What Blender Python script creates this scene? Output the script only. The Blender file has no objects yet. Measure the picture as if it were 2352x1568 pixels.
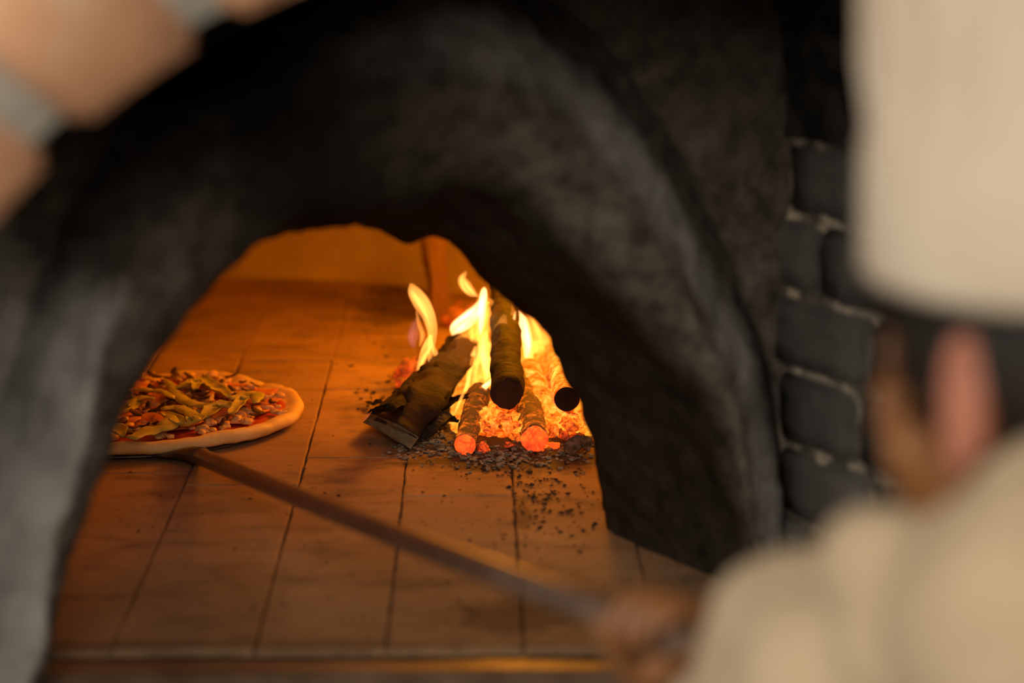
import bpy, bmesh, math, random
from mathutils import Vector, Matrix, noise
random.seed(7)
sc = bpy.context.scene
COL = sc.collection
V = Vector
R = math.radians
# ------------------------------------------------------------------ camera
FPX, CX, CY = 5553.0, 1176.0, 784.0
CAM = V((0, 0, 0.648))
PITCH, YAW = R(11.48), R(0.94)
cd = bpy.data.cameras.new('camera')
cam = bpy.data.objects.new('camera', cd)
COL.objects.link(cam)
cam.location = CAM
cam.rotation_euler = (math.pi / 2 - PITCH, 0, -YAW)
cd.sensor_width = 36.0
cd.lens = FPX * 36.0 / 2352.0
cd.clip_start = 0.05
cd.clip_end = 60
cd.dof.use_dof = True
cd.dof.focus_distance = 2.66
cd.dof.aperture_fstop = 2.5
sc.camera = cam
# ------------------------------------------------------------------ world
w = bpy.data.worlds.new('world')
sc.world = w
w.use_nodes = True
w.node_tree.nodes['Background'].inputs[0].default_value = (1.0, 0.80, 0.6, 1)
w.node_tree.nodes['Background'].inputs[1].default_value = 0.05
sc.view_settings.view_transform = 'Standard'
sc.view_settings.look = 'None'
sc.view_settings.exposure = 0.0
sc.view_settings.gamma = 1.0
sc.view_settings.use_curve_mapping = False


# ------------------------------------------------------------------ lights
def area(name, loc, target, size, power, color):
    l = bpy.data.lights.new(name, 'AREA')
    l.shape = 'RECTANGLE'
    l.size, l.size_y = size
    l.energy = power
    l.color = color
    o = bpy.data.objects.new(name, l)
    COL.objects.link(o)
    o.location = loc
    o.rotation_euler = (V(target) - V(loc)).to_track_quat('-Z', 'Y').to_euler()
    return o


def point(name, loc, power, color, rad):
    l = bpy.data.lights.new(name, 'POINT')
    l.energy = power
    l.color = color
    l.shadow_soft_size = rad
    o = bpy.data.objects.new(name, l)
    COL.objects.link(o)
    o.location = loc
    return o


area('window_daylight', (-1.7, 0.0, 1.0), (-0.5, 1.6, 0.35), (0.9, 1.2), 50, (1.0, 0.95, 0.86))
area('front_fill', (-0.25, -1.3, 1.5), (0.1, 1.8, 0.3), (1.8, 0.9), 68, (1.0, 0.88, 0.72))  # unseen fill added behind the camera to light the alcove
area('kitchen_ceiling_lamp', (1.5, -0.1, 1.7), (0.25, 1.3, 0.35), (0.8, 0.8), 15, (1.0, 0.88, 0.74))
FIRE_COL = (1.0, 0.325, 0.004)
point('fire_glow', (0.085, 2.93, 0.28), 5.8, FIRE_COL, 0.05)
point('fire_glow_rear', (0.10, 3.20, 0.20), 2.2, FIRE_COL, 0.04)

# ------------------------------------------------------------------ geometry from the camera model
cp, sp, cyw, syw = math.cos(PITCH), math.sin(PITCH), math.cos(YAW), math.sin(YAW)
FW = V((syw * cp, cyw * cp, -sp))
RT = V((cyw, -syw, 0))
UP = RT.cross(FW)


def ray(px, py):
    return FW + RT * ((px - CX) / FPX) + UP * ((CY - py) / FPX)


def D(px, py, zc):                 # point at a distance along the view axis
    return CAM + ray(px, py) * zc


def G(px, py, z=0.0):              # point at height z
    d = ray(px, py)
    return CAM + d * ((z - CAM.z) / d.z)


def YP(px, py, Y):                 # point at depth Y
    d = ray(px, py)
    return CAM + d * (Y / d.y)


# the oven's mouth: origin at the foot of the right jamb, U along the mouth, N into the oven
TH = R(26)
O = V((0.24, 2.08, 0))
U = V((math.cos(TH), math.sin(TH), 0))
N = V((-math.sin(TH), math.cos(TH), 0))


def K(px, py, k):                  # point in the plane parallel to the mouth, k metres in
    d = ray(px, py)
    return CAM + d * ((k - (CAM - O).dot(N)) / d.dot(N))


def UK(u, k, z):
    return O + U * u + N * k + V((0, 0, z))


# ------------------------------------------------------------------ materials
def newmat(name):
    m = bpy.data.materials.new(name)
    m.use_nodes = True
    nt = m.node_tree
    b = nt.nodes['Principled BSDF']
    return m, nt, b


def nd(nt, t, **kw):
    n = nt.nodes.new(t)
    for k, v in kw.items():
        setattr(n, k, v)
    return n


def coords(nt, scale=(1, 1, 1), loc=(0, 0, 0), world=True):
    if world:
        src = nd(nt, 'ShaderNodeNewGeometry').outputs['Position']
    else:
        src = nd(nt, 'ShaderNodeTexCoord').outputs['Object']
    mp = nd(nt, 'ShaderNodeMapping')
    mp.inputs['Scale'].default_value = scale
    mp.inputs['Location'].default_value = loc
    nt.links.new(src, mp.inputs['Vector'])
    return mp.outputs[0]


def noise_n(nt, vec, scale, detail=6, rough=0.6, dist=0.0):
    n = nd(nt, 'ShaderNodeTexNoise')
    n.inputs['Scale'].default_value = scale
    n.inputs['Detail'].default_value = detail
    n.inputs['Roughness'].default_value = rough
    n.inputs['Distortion'].default_value = dist
    if vec is not None:
        nt.links.new(vec, n.inputs['Vector'])
    return n.outputs[0]


def ramp(nt, fac, stops):
    r = nd(nt, 'ShaderNodeValToRGB')
    els = r.color_ramp.elements
    while len(els) < len(stops):
        els.new(0.5)
    for e, (p, c) in zip(els, stops):
        e.position = p
        e.color = (c[0], c[1], c[2], 1) if hasattr(c, '__len__') else (c, c, c, 1)
    nt.links.new(fac, r.inputs[0])
    return r.outputs[0]


def mix(nt, fac, a, b, mode='MIX'):
    m = nd(nt, 'ShaderNodeMix', data_type='RGBA', blend_type=mode)
    for s, v in ((0, fac), (6, a), (7, b)):
        if hasattr(v, 'is_output') or isinstance(v, bpy.types.NodeSocket):
            nt.links.new(v, m.inputs[s])
        elif s == 0:
            m.inputs[0].default_value = v
        else:
            m.inputs[s].default_value = (*v, 1)
    return m.outputs[2]


def mth(nt, op, a, b=0.0, c=None, clamp=False):
    m = nd(nt, 'ShaderNodeMath', operation=op, use_clamp=clamp)
    for i, v in enumerate((a, b, c)):
        if v is None:
            continue
        if isinstance(v, bpy.types.NodeSocket):
            nt.links.new(v, m.inputs[i])
        else:
            m.inputs[i].default_value = v
    return m.outputs[0]


def bump(nt, b, h, strength=0.5, dist=0.003):
    n = nd(nt, 'ShaderNodeBump')
    n.inputs['Strength'].default_value = strength
    n.inputs['Distance'].default_value = dist
    nt.links.new(h, n.inputs['Height'])
    nt.links.new(n.outputs[0], b.inputs['Normal'])


def mat_noise(name, c1, c2, scale=40, rough=0.85, bs=0.4, bd=0.002, stretch=(1, 1, 1), lo=0.35, hi=0.65, metal=0, world=True, bscale=None, spec=0.3):
    m, nt, b = newmat(name)
    v = coords(nt, stretch, world=world)
    f = noise_n(nt, v, scale)
    nt.links.new(ramp(nt, f, [(lo, c1), (hi, c2)]), b.inputs['Base Color'])
    b.inputs['Roughness'].default_value = rough
    b.inputs['Metallic'].default_value = metal
    b.inputs['Specular IOR Level'].default_value = spec
    if bs:
        h = noise_n(nt, v, bscale or scale * 2.5)
        bump(nt, b, h, bs, bd)
    return m


def attr(nt, name):
    return nd(nt, 'ShaderNodeAttribute', attribute_name=name).outputs['Fac']


M = {}
# refractory floor
m, nt, b = newmat('firebrick')
v = coords(nt)
base = ramp(nt, noise_n(nt, v, 9, 8, 0.6), [(0.3, (0.28, 0.155, 0.070)), (0.7, (0.44, 0.26, 0.125))])
base = mix(nt, attr(nt, 'tone'), base, (0.32, 0.19, 0.10))
spk = ramp(nt, noise_n(nt, coords(nt, (0.5, 1.0, 1)), 150, 3, 0.6), [(0.30, 1.0), (0.37, 0.0)])
base = mix(nt, mth(nt, 'MULTIPLY', spk, 0.75), base, (0.06, 0.04, 0.03))
sm = ramp(nt, noise_n(nt, coords(nt, (0.7, 1.2, 1), (3, 1, 0)), 16, 5, 0.62), [(0.50, 0.0), (0.66, 1.0)])
base = mix(nt, mth(nt, 'MULTIPLY', sm, 0.68), base, (0.13, 0.085, 0.055))
base = mix(nt, attr(nt, 'soot'), base, (0.035, 0.024, 0.018))
nt.links.new(base, b.inputs['Base Color'])
b.inputs['Roughness'].default_value = 0.8
b.inputs['Specular IOR Level'].default_value = 0.25
bump(nt, b, noise_n(nt, v, 130, 6, 0.7), 0.5, 0.0015)
M['firebrick'] = m
M['grout'] = mat_noise('grout', (0.05, 0.035, 0.025), (0.16, 0.11, 0.075), 60, 0.95, 0.6, 0.002)
M['dome'] = mat_noise('dome_plaster', (0.42, 0.30, 0.16), (0.62, 0.46, 0.28), 7, 0.9, 0.5, 0.004, lo=0.3, hi=0.7, bscale=18)
# sooty plaster of the arch: attribute soot 0..1
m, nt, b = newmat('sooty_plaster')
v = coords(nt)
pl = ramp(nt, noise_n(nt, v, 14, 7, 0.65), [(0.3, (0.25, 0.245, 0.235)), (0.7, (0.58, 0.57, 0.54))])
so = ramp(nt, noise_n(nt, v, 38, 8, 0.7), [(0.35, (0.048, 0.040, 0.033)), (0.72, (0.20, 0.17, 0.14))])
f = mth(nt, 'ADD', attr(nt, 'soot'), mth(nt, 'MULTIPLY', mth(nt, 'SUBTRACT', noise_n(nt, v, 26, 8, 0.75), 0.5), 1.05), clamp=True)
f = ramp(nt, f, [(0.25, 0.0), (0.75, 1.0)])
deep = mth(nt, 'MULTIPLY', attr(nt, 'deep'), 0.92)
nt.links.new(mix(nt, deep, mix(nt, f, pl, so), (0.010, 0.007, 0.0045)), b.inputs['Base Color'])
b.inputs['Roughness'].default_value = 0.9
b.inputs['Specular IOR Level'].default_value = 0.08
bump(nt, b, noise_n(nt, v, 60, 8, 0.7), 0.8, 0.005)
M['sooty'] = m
M['sootbrick'] = mat_noise('soot_brick', (0.065, 0.062, 0.058), (0.125, 0.114, 0.104), 16, 0.8, 0.6, 0.003, lo=0.35, hi=0.7, bscale=60)
M['sootmortar'] = mat_noise('soot_mortar', (0.08, 0.07, 0.055), (0.55, 0.46, 0.35), 30, 0.95, 0.8, 0.004, lo=0.42, hi=0.68)
M['vault'] = mat_noise('vault_soot', (0.008, 0.0075, 0.007), (0.07, 0.064, 0.058), 36, 0.7, 1.0, 0.012, lo=0.4, hi=0.72, bscale=34)
# bright facade brick
m, nt, b = newmat('facade_brick')
v = coords(nt)
c = ramp(nt, noise_n(nt, v, 11, 3, 0.5), [(0.30, (0.40, 0.20, 0.10)), (0.5, (0.62, 0.32, 0.17)), (0.62, (0.64, 0.36, 0.21)), (0.74, (0.68, 0.55, 0.40))])
nt.links.new(c, b.inputs['Base Color'])
b.inputs['Roughness'].default_value = 0.85
bump(nt, b, noise_n(nt, v, 90), 0.5, 0.002)
M['facade'] = m
M['mortar'] = mat_noise('mortar', (0.44, 0.44, 0.40), (0.56, 0.55, 0.50), 30, 0.95, 0.5, 0.003)
M['render'] = mat_noise('wall_render', (0.42, 0.38, 0.32), (0.55, 0.5, 0.42), 6, 0.95, 0.3, 0.002)
M['sill'] = mat_noise('sill_plate', (0.09, 0.055, 0.035), (0.19, 0.12, 0.075), 14, 0.5, 0.5, 0.004, stretch=(1, 2, 1), bscale=22, metal=0.15, spec=0.4)
M['room_floor'] = mat_noise('room_floor', (0.2, 0.17, 0.14), (0.28, 0.24, 0.2), 4, 0.6, 0.1)
# peel
M['steel'] = mat_noise('peel_steel', (0.10, 0.085, 0.075), (0.2, 0.17, 0.15), 50, 0.42, 0.2, 0.0008, metal=0.8, world=False)
M['handle'] = mat_noise('peel_handle', (0.15, 0.10, 0.075), (0.26, 0.18, 0.13), 30, 0.30, 0.15, 0.0006, metal=0.55, world=False, spec=0.5)
# pizza
M['dough'] = mat_noise('dough', (0.74, 0.46, 0.15), (0.92, 0.64, 0.27), 26, 0.6, 0.4, 0.003, world=False, bscale=50)
M['sauce'] = mat_noise('tomato_sauce', (0.42, 0.022, 0.008), (0.62, 0.09, 0.02), 70, 0.35, 0.8, 0.002, world=False, spec=0.5)
M['cheese'] = mat_noise('cheese', (0.66, 0.36, 0.13), (0.86, 0.55, 0.24), 60, 0.45, 0.6, 0.002, world=False)
M['ham'] = mat_noise('ham', (0.62, 0.17, 0.05), (0.74, 0.29, 0.09), 60, 0.5, 0.4, 0.001, world=False)
M['arti'] = mat_noise('artichoke', (0.42, 0.38, 0.06), (0.70, 0.58, 0.15), 40, 0.5, 0.4, 0.001, world=False)
M['mush'] = mat_noise('mushroom', (0.035, 0.013, 0.008), (0.13, 0.048, 0.02), 90, 0.6, 0.4, 0.001, world=False)
# wood
M['bark'] = mat_noise('bark', (0.005, 0.0035, 0.002), (0.05, 0.028, 0.009), 34, 0.8, 1.0, 0.004, bscale=80)
M['splitwood'] = mat_noise('split_wood', (0.008, 0.004, 0.002), (0.055, 0.027, 0.009), 18, 0.85, 0.9, 0.003, bscale=60)
M['cut'] = mat_noise('cut_wood', (0.10, 0.075, 0.04), (0.22, 0.17, 0.09), 60, 0.8, 0.3, 0.001)
M['charend'] = mat_noise('char_end', (0.022, 0.01, 0.005), (0.06, 0.024, 0.01), 40, 0.9, 0.3, 0.001)
M['stick'] = mat_noise('kindling', (0.13, 0.06, 0.025), (0.24, 0.12, 0.05), 14, 0.75, 0.4, 0.001, stretch=(2, 2, 0.4))
M['charcoal'] = mat_noise('charcoal', (0.03, 0.027, 0.026), (0.075, 0.065, 0.06), 70, 0.5, 0.6, 0.002)
M['ash'] = mat_noise('ash', (0.10, 0.075, 0.05), (0.42, 0.36, 0.28), 120, 0.95, 0.6, 0.002)
M['crumb'] = mat_noise('crumb', (0.015, 0.01, 0.008), (0.05, 0.03, 0.02), 80, 0.9, 0.4, 0.001)


def ember(name, stops, strength, scale=85, stretch=(1, 1, 1), ashc=(0.12, 0.08, 0.05)):
    m, nt, b = newmat(name)
    v = coords(nt, stretch)
    f = noise_n(nt, v, scale, 4, 0.65, 0.8)
    vo = nd(nt, 'ShaderNodeTexVoronoi', feature='DISTANCE_TO_EDGE')
    vo.inputs['Scale'].default_value = scale * 1.2
    nt.links.new(v, vo.inputs['Vector'])
    cr = ramp(nt, vo.outputs[0], [(0.0, 0.0), (0.12, 1.0)])
    f2 = mth(nt, 'ADD', mth(nt, 'MULTIPLY', f, 0.9), mth(nt, 'MULTIPLY', cr, 0.10))
    col = ramp(nt, f2, stops)
    nt.links.new(col, b.inputs['Emission Color'])
    b.inputs['Emission Strength'].default_value = strength
    b.inputs['Base Color'].default_value = (*ashc, 1)
    b.inputs['Roughness'].default_value = 0.9
    bump(nt, b, f, 0.6, 0.002)
    return m


M['hot'] = ember('ember_hot', [(0.34, (0.55, 0.04, 0.002)), (0.47, (1.0, 0.18, 0.008)), (0.58, (1.0, 0.36, 0.02)), (0.74, (1.0, 0.66, 0.10))], 1.2)
M['mid'] = ember('ember_mid', [(0.36, (0.12, 0.006, 0.0)), (0.47, (0.8, 0.07, 0.002)), (0.57, (1.0, 0.19, 0.01)), (0.72, (1.0, 0.45, 0.05))], 1.05)
M['dull'] = ember('ember_dull', [(0.38, (0.006, 0.0, 0.0)), (0.50, (0.25, 0.01, 0.0)), (0.60, (0.9, 0.06, 0.002)), (0.75, (1.0, 0.15, 0.01))], 0.9)
M['glowend'] = ember('glowing_end', [(0.25, (0.35, 0.01, 0.001)), (0.48, (1.0, 0.055, 0.003)), (0.66, (1.0, 0.17, 0.01)), (0.8, (1.0, 0.3, 0.02))], 1.15, 60)
M['rim'] = ember('glowing_rim', [(0.3, (0.9, 0.04, 0.002)), (0.7, (1.0, 0.16, 0.01))], 1.1, 60)
M['ashlog'] = ember('ashy_log', [(0.50, (0.0, 0.0, 0.0)), (0.60, (0.45, 0.06, 0.002)), (0.72, (1.0, 0.22, 0.01))], 0.9, 60, (1, 1, 2.2), (0.13, 0.085, 0.045))
M['hotlog'] = ember('hot_log', [(0.36, (0.25, 0.02, 0.001)), (0.50, (1.0, 0.16, 0.008)), (0.60, (1.0, 0.36, 0.03)), (0.75, (1.0, 0.65, 0.12))], 1.15, 50, (1, 1, 2), (0.13, 0.085, 0.045))


def flame_mat(name, col, dens, streak=1.0):
    m = bpy.data.materials.new(name)
    m.use_nodes = True
    nt = m.node_tree
    nt.nodes.clear()
    out = nd(nt, 'ShaderNodeOutputMaterial')
    e = nd(nt, 'ShaderNodeEmission')
    e.inputs[0].default_value = (*col, 1)
    e.inputs[1].default_value = dens
    nt.links.new(e.outputs[0], out.inputs['Volume'])
    return m


M['fl_white'] = flame_mat('flame_white', (1.0, 0.42, 0.13), 780)
M['fl_yellow'] = flame_mat('flame_yellow', (1.0, 0.33, 0.055), 400)
M['fl_orange'] = flame_mat('flame_orange', (1.0, 0.30, 0.035), 150)
M['fl_sheet'] = flame_mat('flame_sheet', (1.0, 0.36, 0.05), 75)
M['fl_violet'] = flame_mat('flame_violet', (0.62, 0.27, 0.30), 20)

# cloth and skin
def cloth(name, c1, c2, scale=9):
    return mat_noise(name, c1, c2, scale, 0.9, 0.15, 0.001, world=False, bscale=200)


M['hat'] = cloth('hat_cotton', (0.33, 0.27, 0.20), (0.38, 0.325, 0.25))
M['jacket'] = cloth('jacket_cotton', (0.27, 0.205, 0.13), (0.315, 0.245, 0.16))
M['trousers'] = cloth('trouser_cloth', (0.02, 0.02, 0.022), (0.035, 0.035, 0.04))
M['shoe'] = mat_noise('shoe_leather', (0.012, 0.012, 0.012), (0.025, 0.022, 0.02), 30, 0.4, 0.2, world=False)
M['skin'] = mat_noise('skin', (0.12, 0.045, 0.013), (0.17, 0.068, 0.02), 20, 0.5, 0.2, 0.001, world=False)
M['ear'] = mat_noise('ear_skin', (0.22, 0.078, 0.045), (0.29, 0.11, 0.065), 30, 0.5, 0.1, 0.001, world=False)
M['hair'] = mat_noise('hair', (0.008, 0.006, 0.004), (0.02, 0.013, 0.009), 60, 0.6, 0.8, 0.002, stretch=(1, 1, 0.2), world=False)
M['eye'] = mat_noise('eye_white', (0.7, 0.68, 0.64), (0.75, 0.72, 0.7), 30, 0.2, 0, world=False)
M['iris'] = mat_noise('iris', (0.02, 0.012, 0.006), (0.03, 0.02, 0.01), 30, 0.2, 0, world=False)
M['lip'] = mat_noise('lip', (0.3, 0.1, 0.07), (0.36, 0.13, 0.09), 30, 0.5, 0, world=False)


# ------------------------------------------------------------------ object helpers
def tag(o, label=None, cat=None, group=None, kind=None):
    if label: o['label'] = label
    if cat: o['category'] = cat
    if group: o['group'] = group
    if kind: o['kind'] = kind
    return o


def empty(name, loc, **kw):
    o = bpy.data.objects.new(name, None)
    o.empty_display_size = 0.03
    COL.objects.link(o)
    o.location = loc
    return tag(o, **kw)


def obj(name, bm, mat, parent=None, smooth=True, base=None, fix=True, **kw):
    """bm is in world coordinates; origin goes to the base of the thing, or to its parent's origin."""
    if fix:
        bmesh.ops.recalc_face_normals(bm, faces=bm.faces[:])
    if parent is not None:
        o0 = parent.matrix_basis.translation.copy()
        pp = parent.parent
        while pp:
            o0 += pp.matrix_basis.translation
            pp = pp.parent
        loc = V((0, 0, 0))
    else:
        if base is None:
            xs = [v.co for v in bm.verts]
            mn = V((min(c.x for c in xs), min(c.y for c in xs), min(c.z for c in xs)))
            mx = V((max(c.x for c in xs), max(c.y for c in xs), max(c.z for c in xs)))
            base = V(((mn.x + mx.x) / 2, (mn.y + mx.y) / 2, mn.z))
        o0 = V(base)
        loc = o0
    for v in bm.verts:
        v.co -= o0
    me = bpy.data.meshes.new(name)
    bm.to_mesh(me)
    bm.free()
    me.materials.append(mat)
    if smooth:
        for p in me.polygons:
            p.use_smooth = True
    o = bpy.data.objects.new(name, me)
    COL.objects.link(o)
    o.location = loc
    if parent is not None:
        o.parent = parent
    return tag(o, **kw)


def cat(pts, n):
    """Catmull-Rom through pts (tuples or vectors), n samples."""
    P = [V(p) for p in pts]
    P = [P[0] * 2 - P[1]] + P + [P[-1] * 2 - P[-2]]
    out = []
    segs = len(P) - 3
    for i in range(n):
        t = i / (n - 1) * segs
        s = min(int(t), segs - 1)
        t -= s
        a, b_, c, d = P[s:s + 4]
        out.append(0.5 * ((2 * b_) + (c - a) * t + (2 * a - 5 * b_ + 4 * c - d) * t * t + (3 * b_ - a - 3 * c + d) * t * t * t))
    return out


def grid(bm, rows, close=False):
    vs = [[bm.verts.new(p) for p in r] for r in rows]
    for i in range(len(vs) - 1):
        a, b_ = vs[i], vs[i + 1]
        n = len(a)
        for j in range(n if close else n - 1):
            k = (j + 1) % n
            bm.faces.new((a[j], a[k], b_[k], b_[j]))
    return vs


def nz(p, s, seed=0.0):
    return noise.noise(V(p) * s + V((seed, seed * 1.7, -seed)))


def frame_for(d, ref=V((0, 0, 1))):
    d = d.normalized()
    if abs(d.dot(ref)) > 0.97:
        ref = V((0, 1, 0))
    a = d.cross(ref).normalized()
    b_ = a.cross(d).normalized()
    return a, b_


def tube(bm, pts, rads, seg=16, flat=1.0, cap=True, jit=0.0, js=60, ref=V((0, 0, 1)), seed=0):
    """tube through pts; rads = float list or (ra, rb) list"""
    rows = []
    n = len(pts)
    for i, p in enumerate(pts):
        d = (pts[min(i + 1, n - 1)] - pts[max(i - 1, 0)])
        a, b_ = frame_for(d, ref)
        r = rads[i] if hasattr(rads, '__len__') else rads
        ra, rb = (r if hasattr(r, '__len__') else (r, r * flat))
        row = []
        for j in range(seg):
            t = 2 * math.pi * j / seg
            o = a * (math.cos(t) * ra) + b_ * (math.sin(t) * rb)
            q = p + o
            if jit:
                q = p + o * (1 + jit * nz(q, js, seed) + jit * 0.5 * nz(q, js * 3, seed))
            row.append(q)
        rows.append(row)
    vs = grid(bm, rows, close=True)
    if cap:
        bm.faces.new(list(reversed(vs[0])))
        bm.faces.new(vs[-1])
    return vs


def box(bm, lo, hi, ax=(V((1, 0, 0)), V((0, 1, 0)), V((0, 0, 1))), org=V((0, 0, 0)), bev=0.0, jit=0.0, sub=0):
    tmp = bmesh.new()
    bmesh.ops.create_cube(tmp, size=1)
    for v in tmp.verts:
        v.co = V(((lo[0] + hi[0]) / 2 + v.co.x * (hi[0] - lo[0]), (lo[1] + hi[1]) / 2 + v.co.y * (hi[1] - lo[1]), (lo[2] + hi[2]) / 2 + v.co.z * (hi[2] - lo[2])))
    if bev:
        bmesh.ops.bevel(tmp, geom=tmp.edges[:], offset=bev, segments=2, affect='EDGES')
    if sub:
        bmesh.ops.subdivide_edges(tmp, edges=tmp.edges[:], cuts=sub, use_grid_fill=True)
    for v in tmp.verts:
        c = v.co
        q = org + ax[0] * c.x + ax[1] * c.y + ax[2] * c.z
        if jit:
            q += V((nz(q, 40, 1), nz(q, 40, 5), nz(q, 40, 9))) * jit
        v.co = q
    join(bm, tmp)


def join(bm, tmp):
    mp = {}
    for v in tmp.verts:
        mp[v] = bm.verts.new(v.co)
    for f in tmp.faces:
        try:
            bm.faces.new([mp[v] for v in f.verts])
        except ValueError:
            pass
    tmp.free()


def blob(bm, c, r, sub=2, jit=0.0, js=60, rot=None, seed=0):
    tmp = bmesh.new()
    bmesh.ops.create_icosphere(tmp, subdivisions=sub, radius=1)
    r = r if hasattr(r, '__len__') else (r, r, r)
    for v in tmp.verts:
        d = v.co.copy()
        q = V((d.x * r[0], d.y * r[1], d.z * r[2]))
        if jit:
            q *= 1 + jit * nz(d, 1.4, seed) * 1.6 + jit * 0.7 * nz(d, 3.5, seed + 3)
        if rot is not None:
            q = rot @ q
        v.co = V(c) + q
    join(bm, tmp)


def set_attr(o, name, fn):
    a = o.data.attributes.new(name, 'FLOAT', 'POINT')
    for i, v in enumerate(o.data.vertices):
        a.data[i].value = fn(v.co + o.location)


# ================================================================== THE SETTING
# --- oven floor of firebricks
XA, XB, XC = G(445, 1065).x, G(735, 930).x, G(930, 1080).x
wx = (XC - XA) / 2
EDGE_Y = 1.914
cols = [XA + wx * i for i in range(-11, 8)]
cols[11 + 0], cols[11 + 1], cols[11 + 2] = XA, XB, XC
bm = bmesh.new()
tone_l = bm.verts.layers.float.new('tone')
known = {11: [EDGE_Y, 2.442, 2.759], 12: [EDGE_Y, 2.561, 2.90], 10: [EDGE_Y, 2.50, 2.82], 13: [EDGE_Y, 2.40, 2.72], 14: [EDGE_Y, 2.30, 2.62]}


def edge_pts(a, b_, sd):
    n = max(2, int((b_ - a).length / 0.012))
    out = []
    for i in range(n):
        q = a.lerp(b_, i / n)
        out.append(q + V((nz(q, 25, sd), nz(q, 25, sd + 4), 0)) * 0.0008 + V((nz(q, 120, sd), nz(q, 120, sd + 4), 0)) * 0.0012)
    return out


for ci in range(len(cols) - 1):
    ys = list(known.get(ci, [EDGE_Y, EDGE_Y + 0.2 + random.random() * 0.25]))
    while ys[-1] < 4.2:
        ys.append(ys[-1] + 0.32 + random.uniform(-0.01, 0.01))
    for j in range(len(ys) - 1):
        g = random.uniform(0.0006, 0.0013) * (1 if ys[j] < 2.85 else 0.25)
        x0, x1, y0, y1 = cols[ci] + g, cols[ci + 1] - g, ys[j] + g, ys[j + 1] - g
        zz = random.uniform(-0.0012, 0.0012)
        c = [V((x0, y0, zz)), V((x1, y0, zz)), V((x1, y1, zz)), V((x0, y1, zz))]
        ring = []
        for k in range(4):
            ring += edge_pts(c[k], c[(k + 1) % 4], ci * 3.1 + j)
        cen = V(((x0 + x1) / 2, (y0 + y1) / 2, zz))
        tn = random.random()
        lo = [bm.verts.new(q + V((0, 0, -0.012))) for q in ring]
        mi = [bm.verts.new(q + V((0, 0, -0.0015))) for q in ring]
        hi = [bm.verts.new(q + (V((cen.x - q.x, 0, 0)).normalized() + V((0, cen.y - q.y, 0)).normalized()) * 0.0014) for q in ring]
        for v in lo + mi + hi:
            v[tone_l] = tn
        n = len(ring)
        for k in range(n):
            k2 = (k + 1) % n
            bm.faces.new((lo[k], lo[k2], mi[k2], mi[k]))
            bm.faces.new((mi[k], mi[k2], hi[k2], hi[k]))
        # top as a strip grid so that vertex stains can vary
        cv = bm.verts.new(cen)
        cv[tone_l] = tn
        for k in range(n):
            bm.faces.new((hi[k], hi[(k + 1) % n], cv))
# finer top for the stains is added in the shader through a distance field below
floor = obj('floor', bm, M['firebrick'], smooth=False, base=(0, 2.8, 0), kind='structure')
bm = bmesh.new()
box(bm, (-1.7, EDGE_Y, -0.06), (0.95, 4.3, -0.007))
obj('grout', bm, M['grout'], parent=floor)
# stains with a shape of their own: painted through nodes around the fire and by the mouth
m = M['firebrick']
nt = m.node_tree
att = [n for n in nt.nodes if n.type == 'ATTRIBUTE' and n.attribute_name == 'soot'][0]
tgt = att.outputs['Fac'].links[0].to_socket
pos = nd(nt, 'ShaderNodeNewGeometry').outputs['Position']


def spot(c, rx, ry, amt):
    s = nd(nt, 'ShaderNodeVectorMath', operation='SUBTRACT')
    nt.links.new(pos, s.inputs[0])
    s.inputs[1].default_value = c
    s2 = nd(nt, 'ShaderNodeVectorMath', operation='MULTIPLY')
    nt.links.new(s.outputs[0], s2.inputs[0])
    s2.inputs[1].default_value = (1 / rx, 1 / ry, 0)
    ln = nd(nt, 'ShaderNodeVectorMath', operation='LENGTH')
    nt.links.new(s2.outputs[0], ln.inputs[0])
    d = mth(nt, 'ADD', ln.outputs['Value'], mth(nt, 'MULTIPLY', mth(nt, 'SUBTRACT', noise_n(nt, coords(nt), 24, 7, 0.7), 0.5), 1.8))
    return mth(nt, 'MULTIPLY', ramp(nt, d, [(0.55, 1.0), (1.05, 0.0)]), amt)


ss = [spot(G(1180, 1050), 0.17, 0.075, 0.8), spot(G(1200, 930), 0.2, 0.3, 0.8), spot(G(905, 700), 0.065, 0.26, 0.6), spot(G(940, 800), 0.05, 0.12, 0.4), spot(G(1210, 1410), 0.085, 0.075, 0.75),
      spot(G(540, 1160), 0.05, 0.04, 0.35), spot(G(1200, 1180), 0.012, 0.08, 0.6), spot(G(600, 1480), 0.3, 0.02, 0.6), spot(G(700, 1480), 0.60, 0.30, 0.30), spot(G(900, 900), 0.04, 0.04, 0.4)]  # wide front spot: dirt, also darkens tiles that catch too much light
acc = ss[0]
for s in ss[1:]:
    acc = mth(nt, 'MAXIMUM', acc, s)
nt.links.new(acc, tgt)

# --- sill plate in front of the firebricks
bm = bmesh.new()
rows = []
for i in range(60):
    x = -0.75 + 1.25 * i / 59
    prof = []
    for (y, z) in ((EDGE_Y + 0.003, -0.03), (EDGE_Y - 0.001, -0.006), (EDGE_Y - 0.02, -0.005), (1.878, -0.006), (1.860, -0.0045), (1.857, -0.012), (1.80, -0.014), (1.74, -0.016), (1.70, -0.022), (1.70, -0.09), (EDGE_Y, -0.09)):
        prof.append(V((x, y, z + 0.0022 * nz((x, y, 0), 9, 3) + 0.001 * nz((x, y, 0), 40, 8))))
    rows.append(prof)
vs = grid(bm, rows, close=True)
bm.faces.new(vs[0]); bm.faces.new(list(reversed(vs[-1])))
obj('trim_1', bm, M['sill'], kind='structure')

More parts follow.
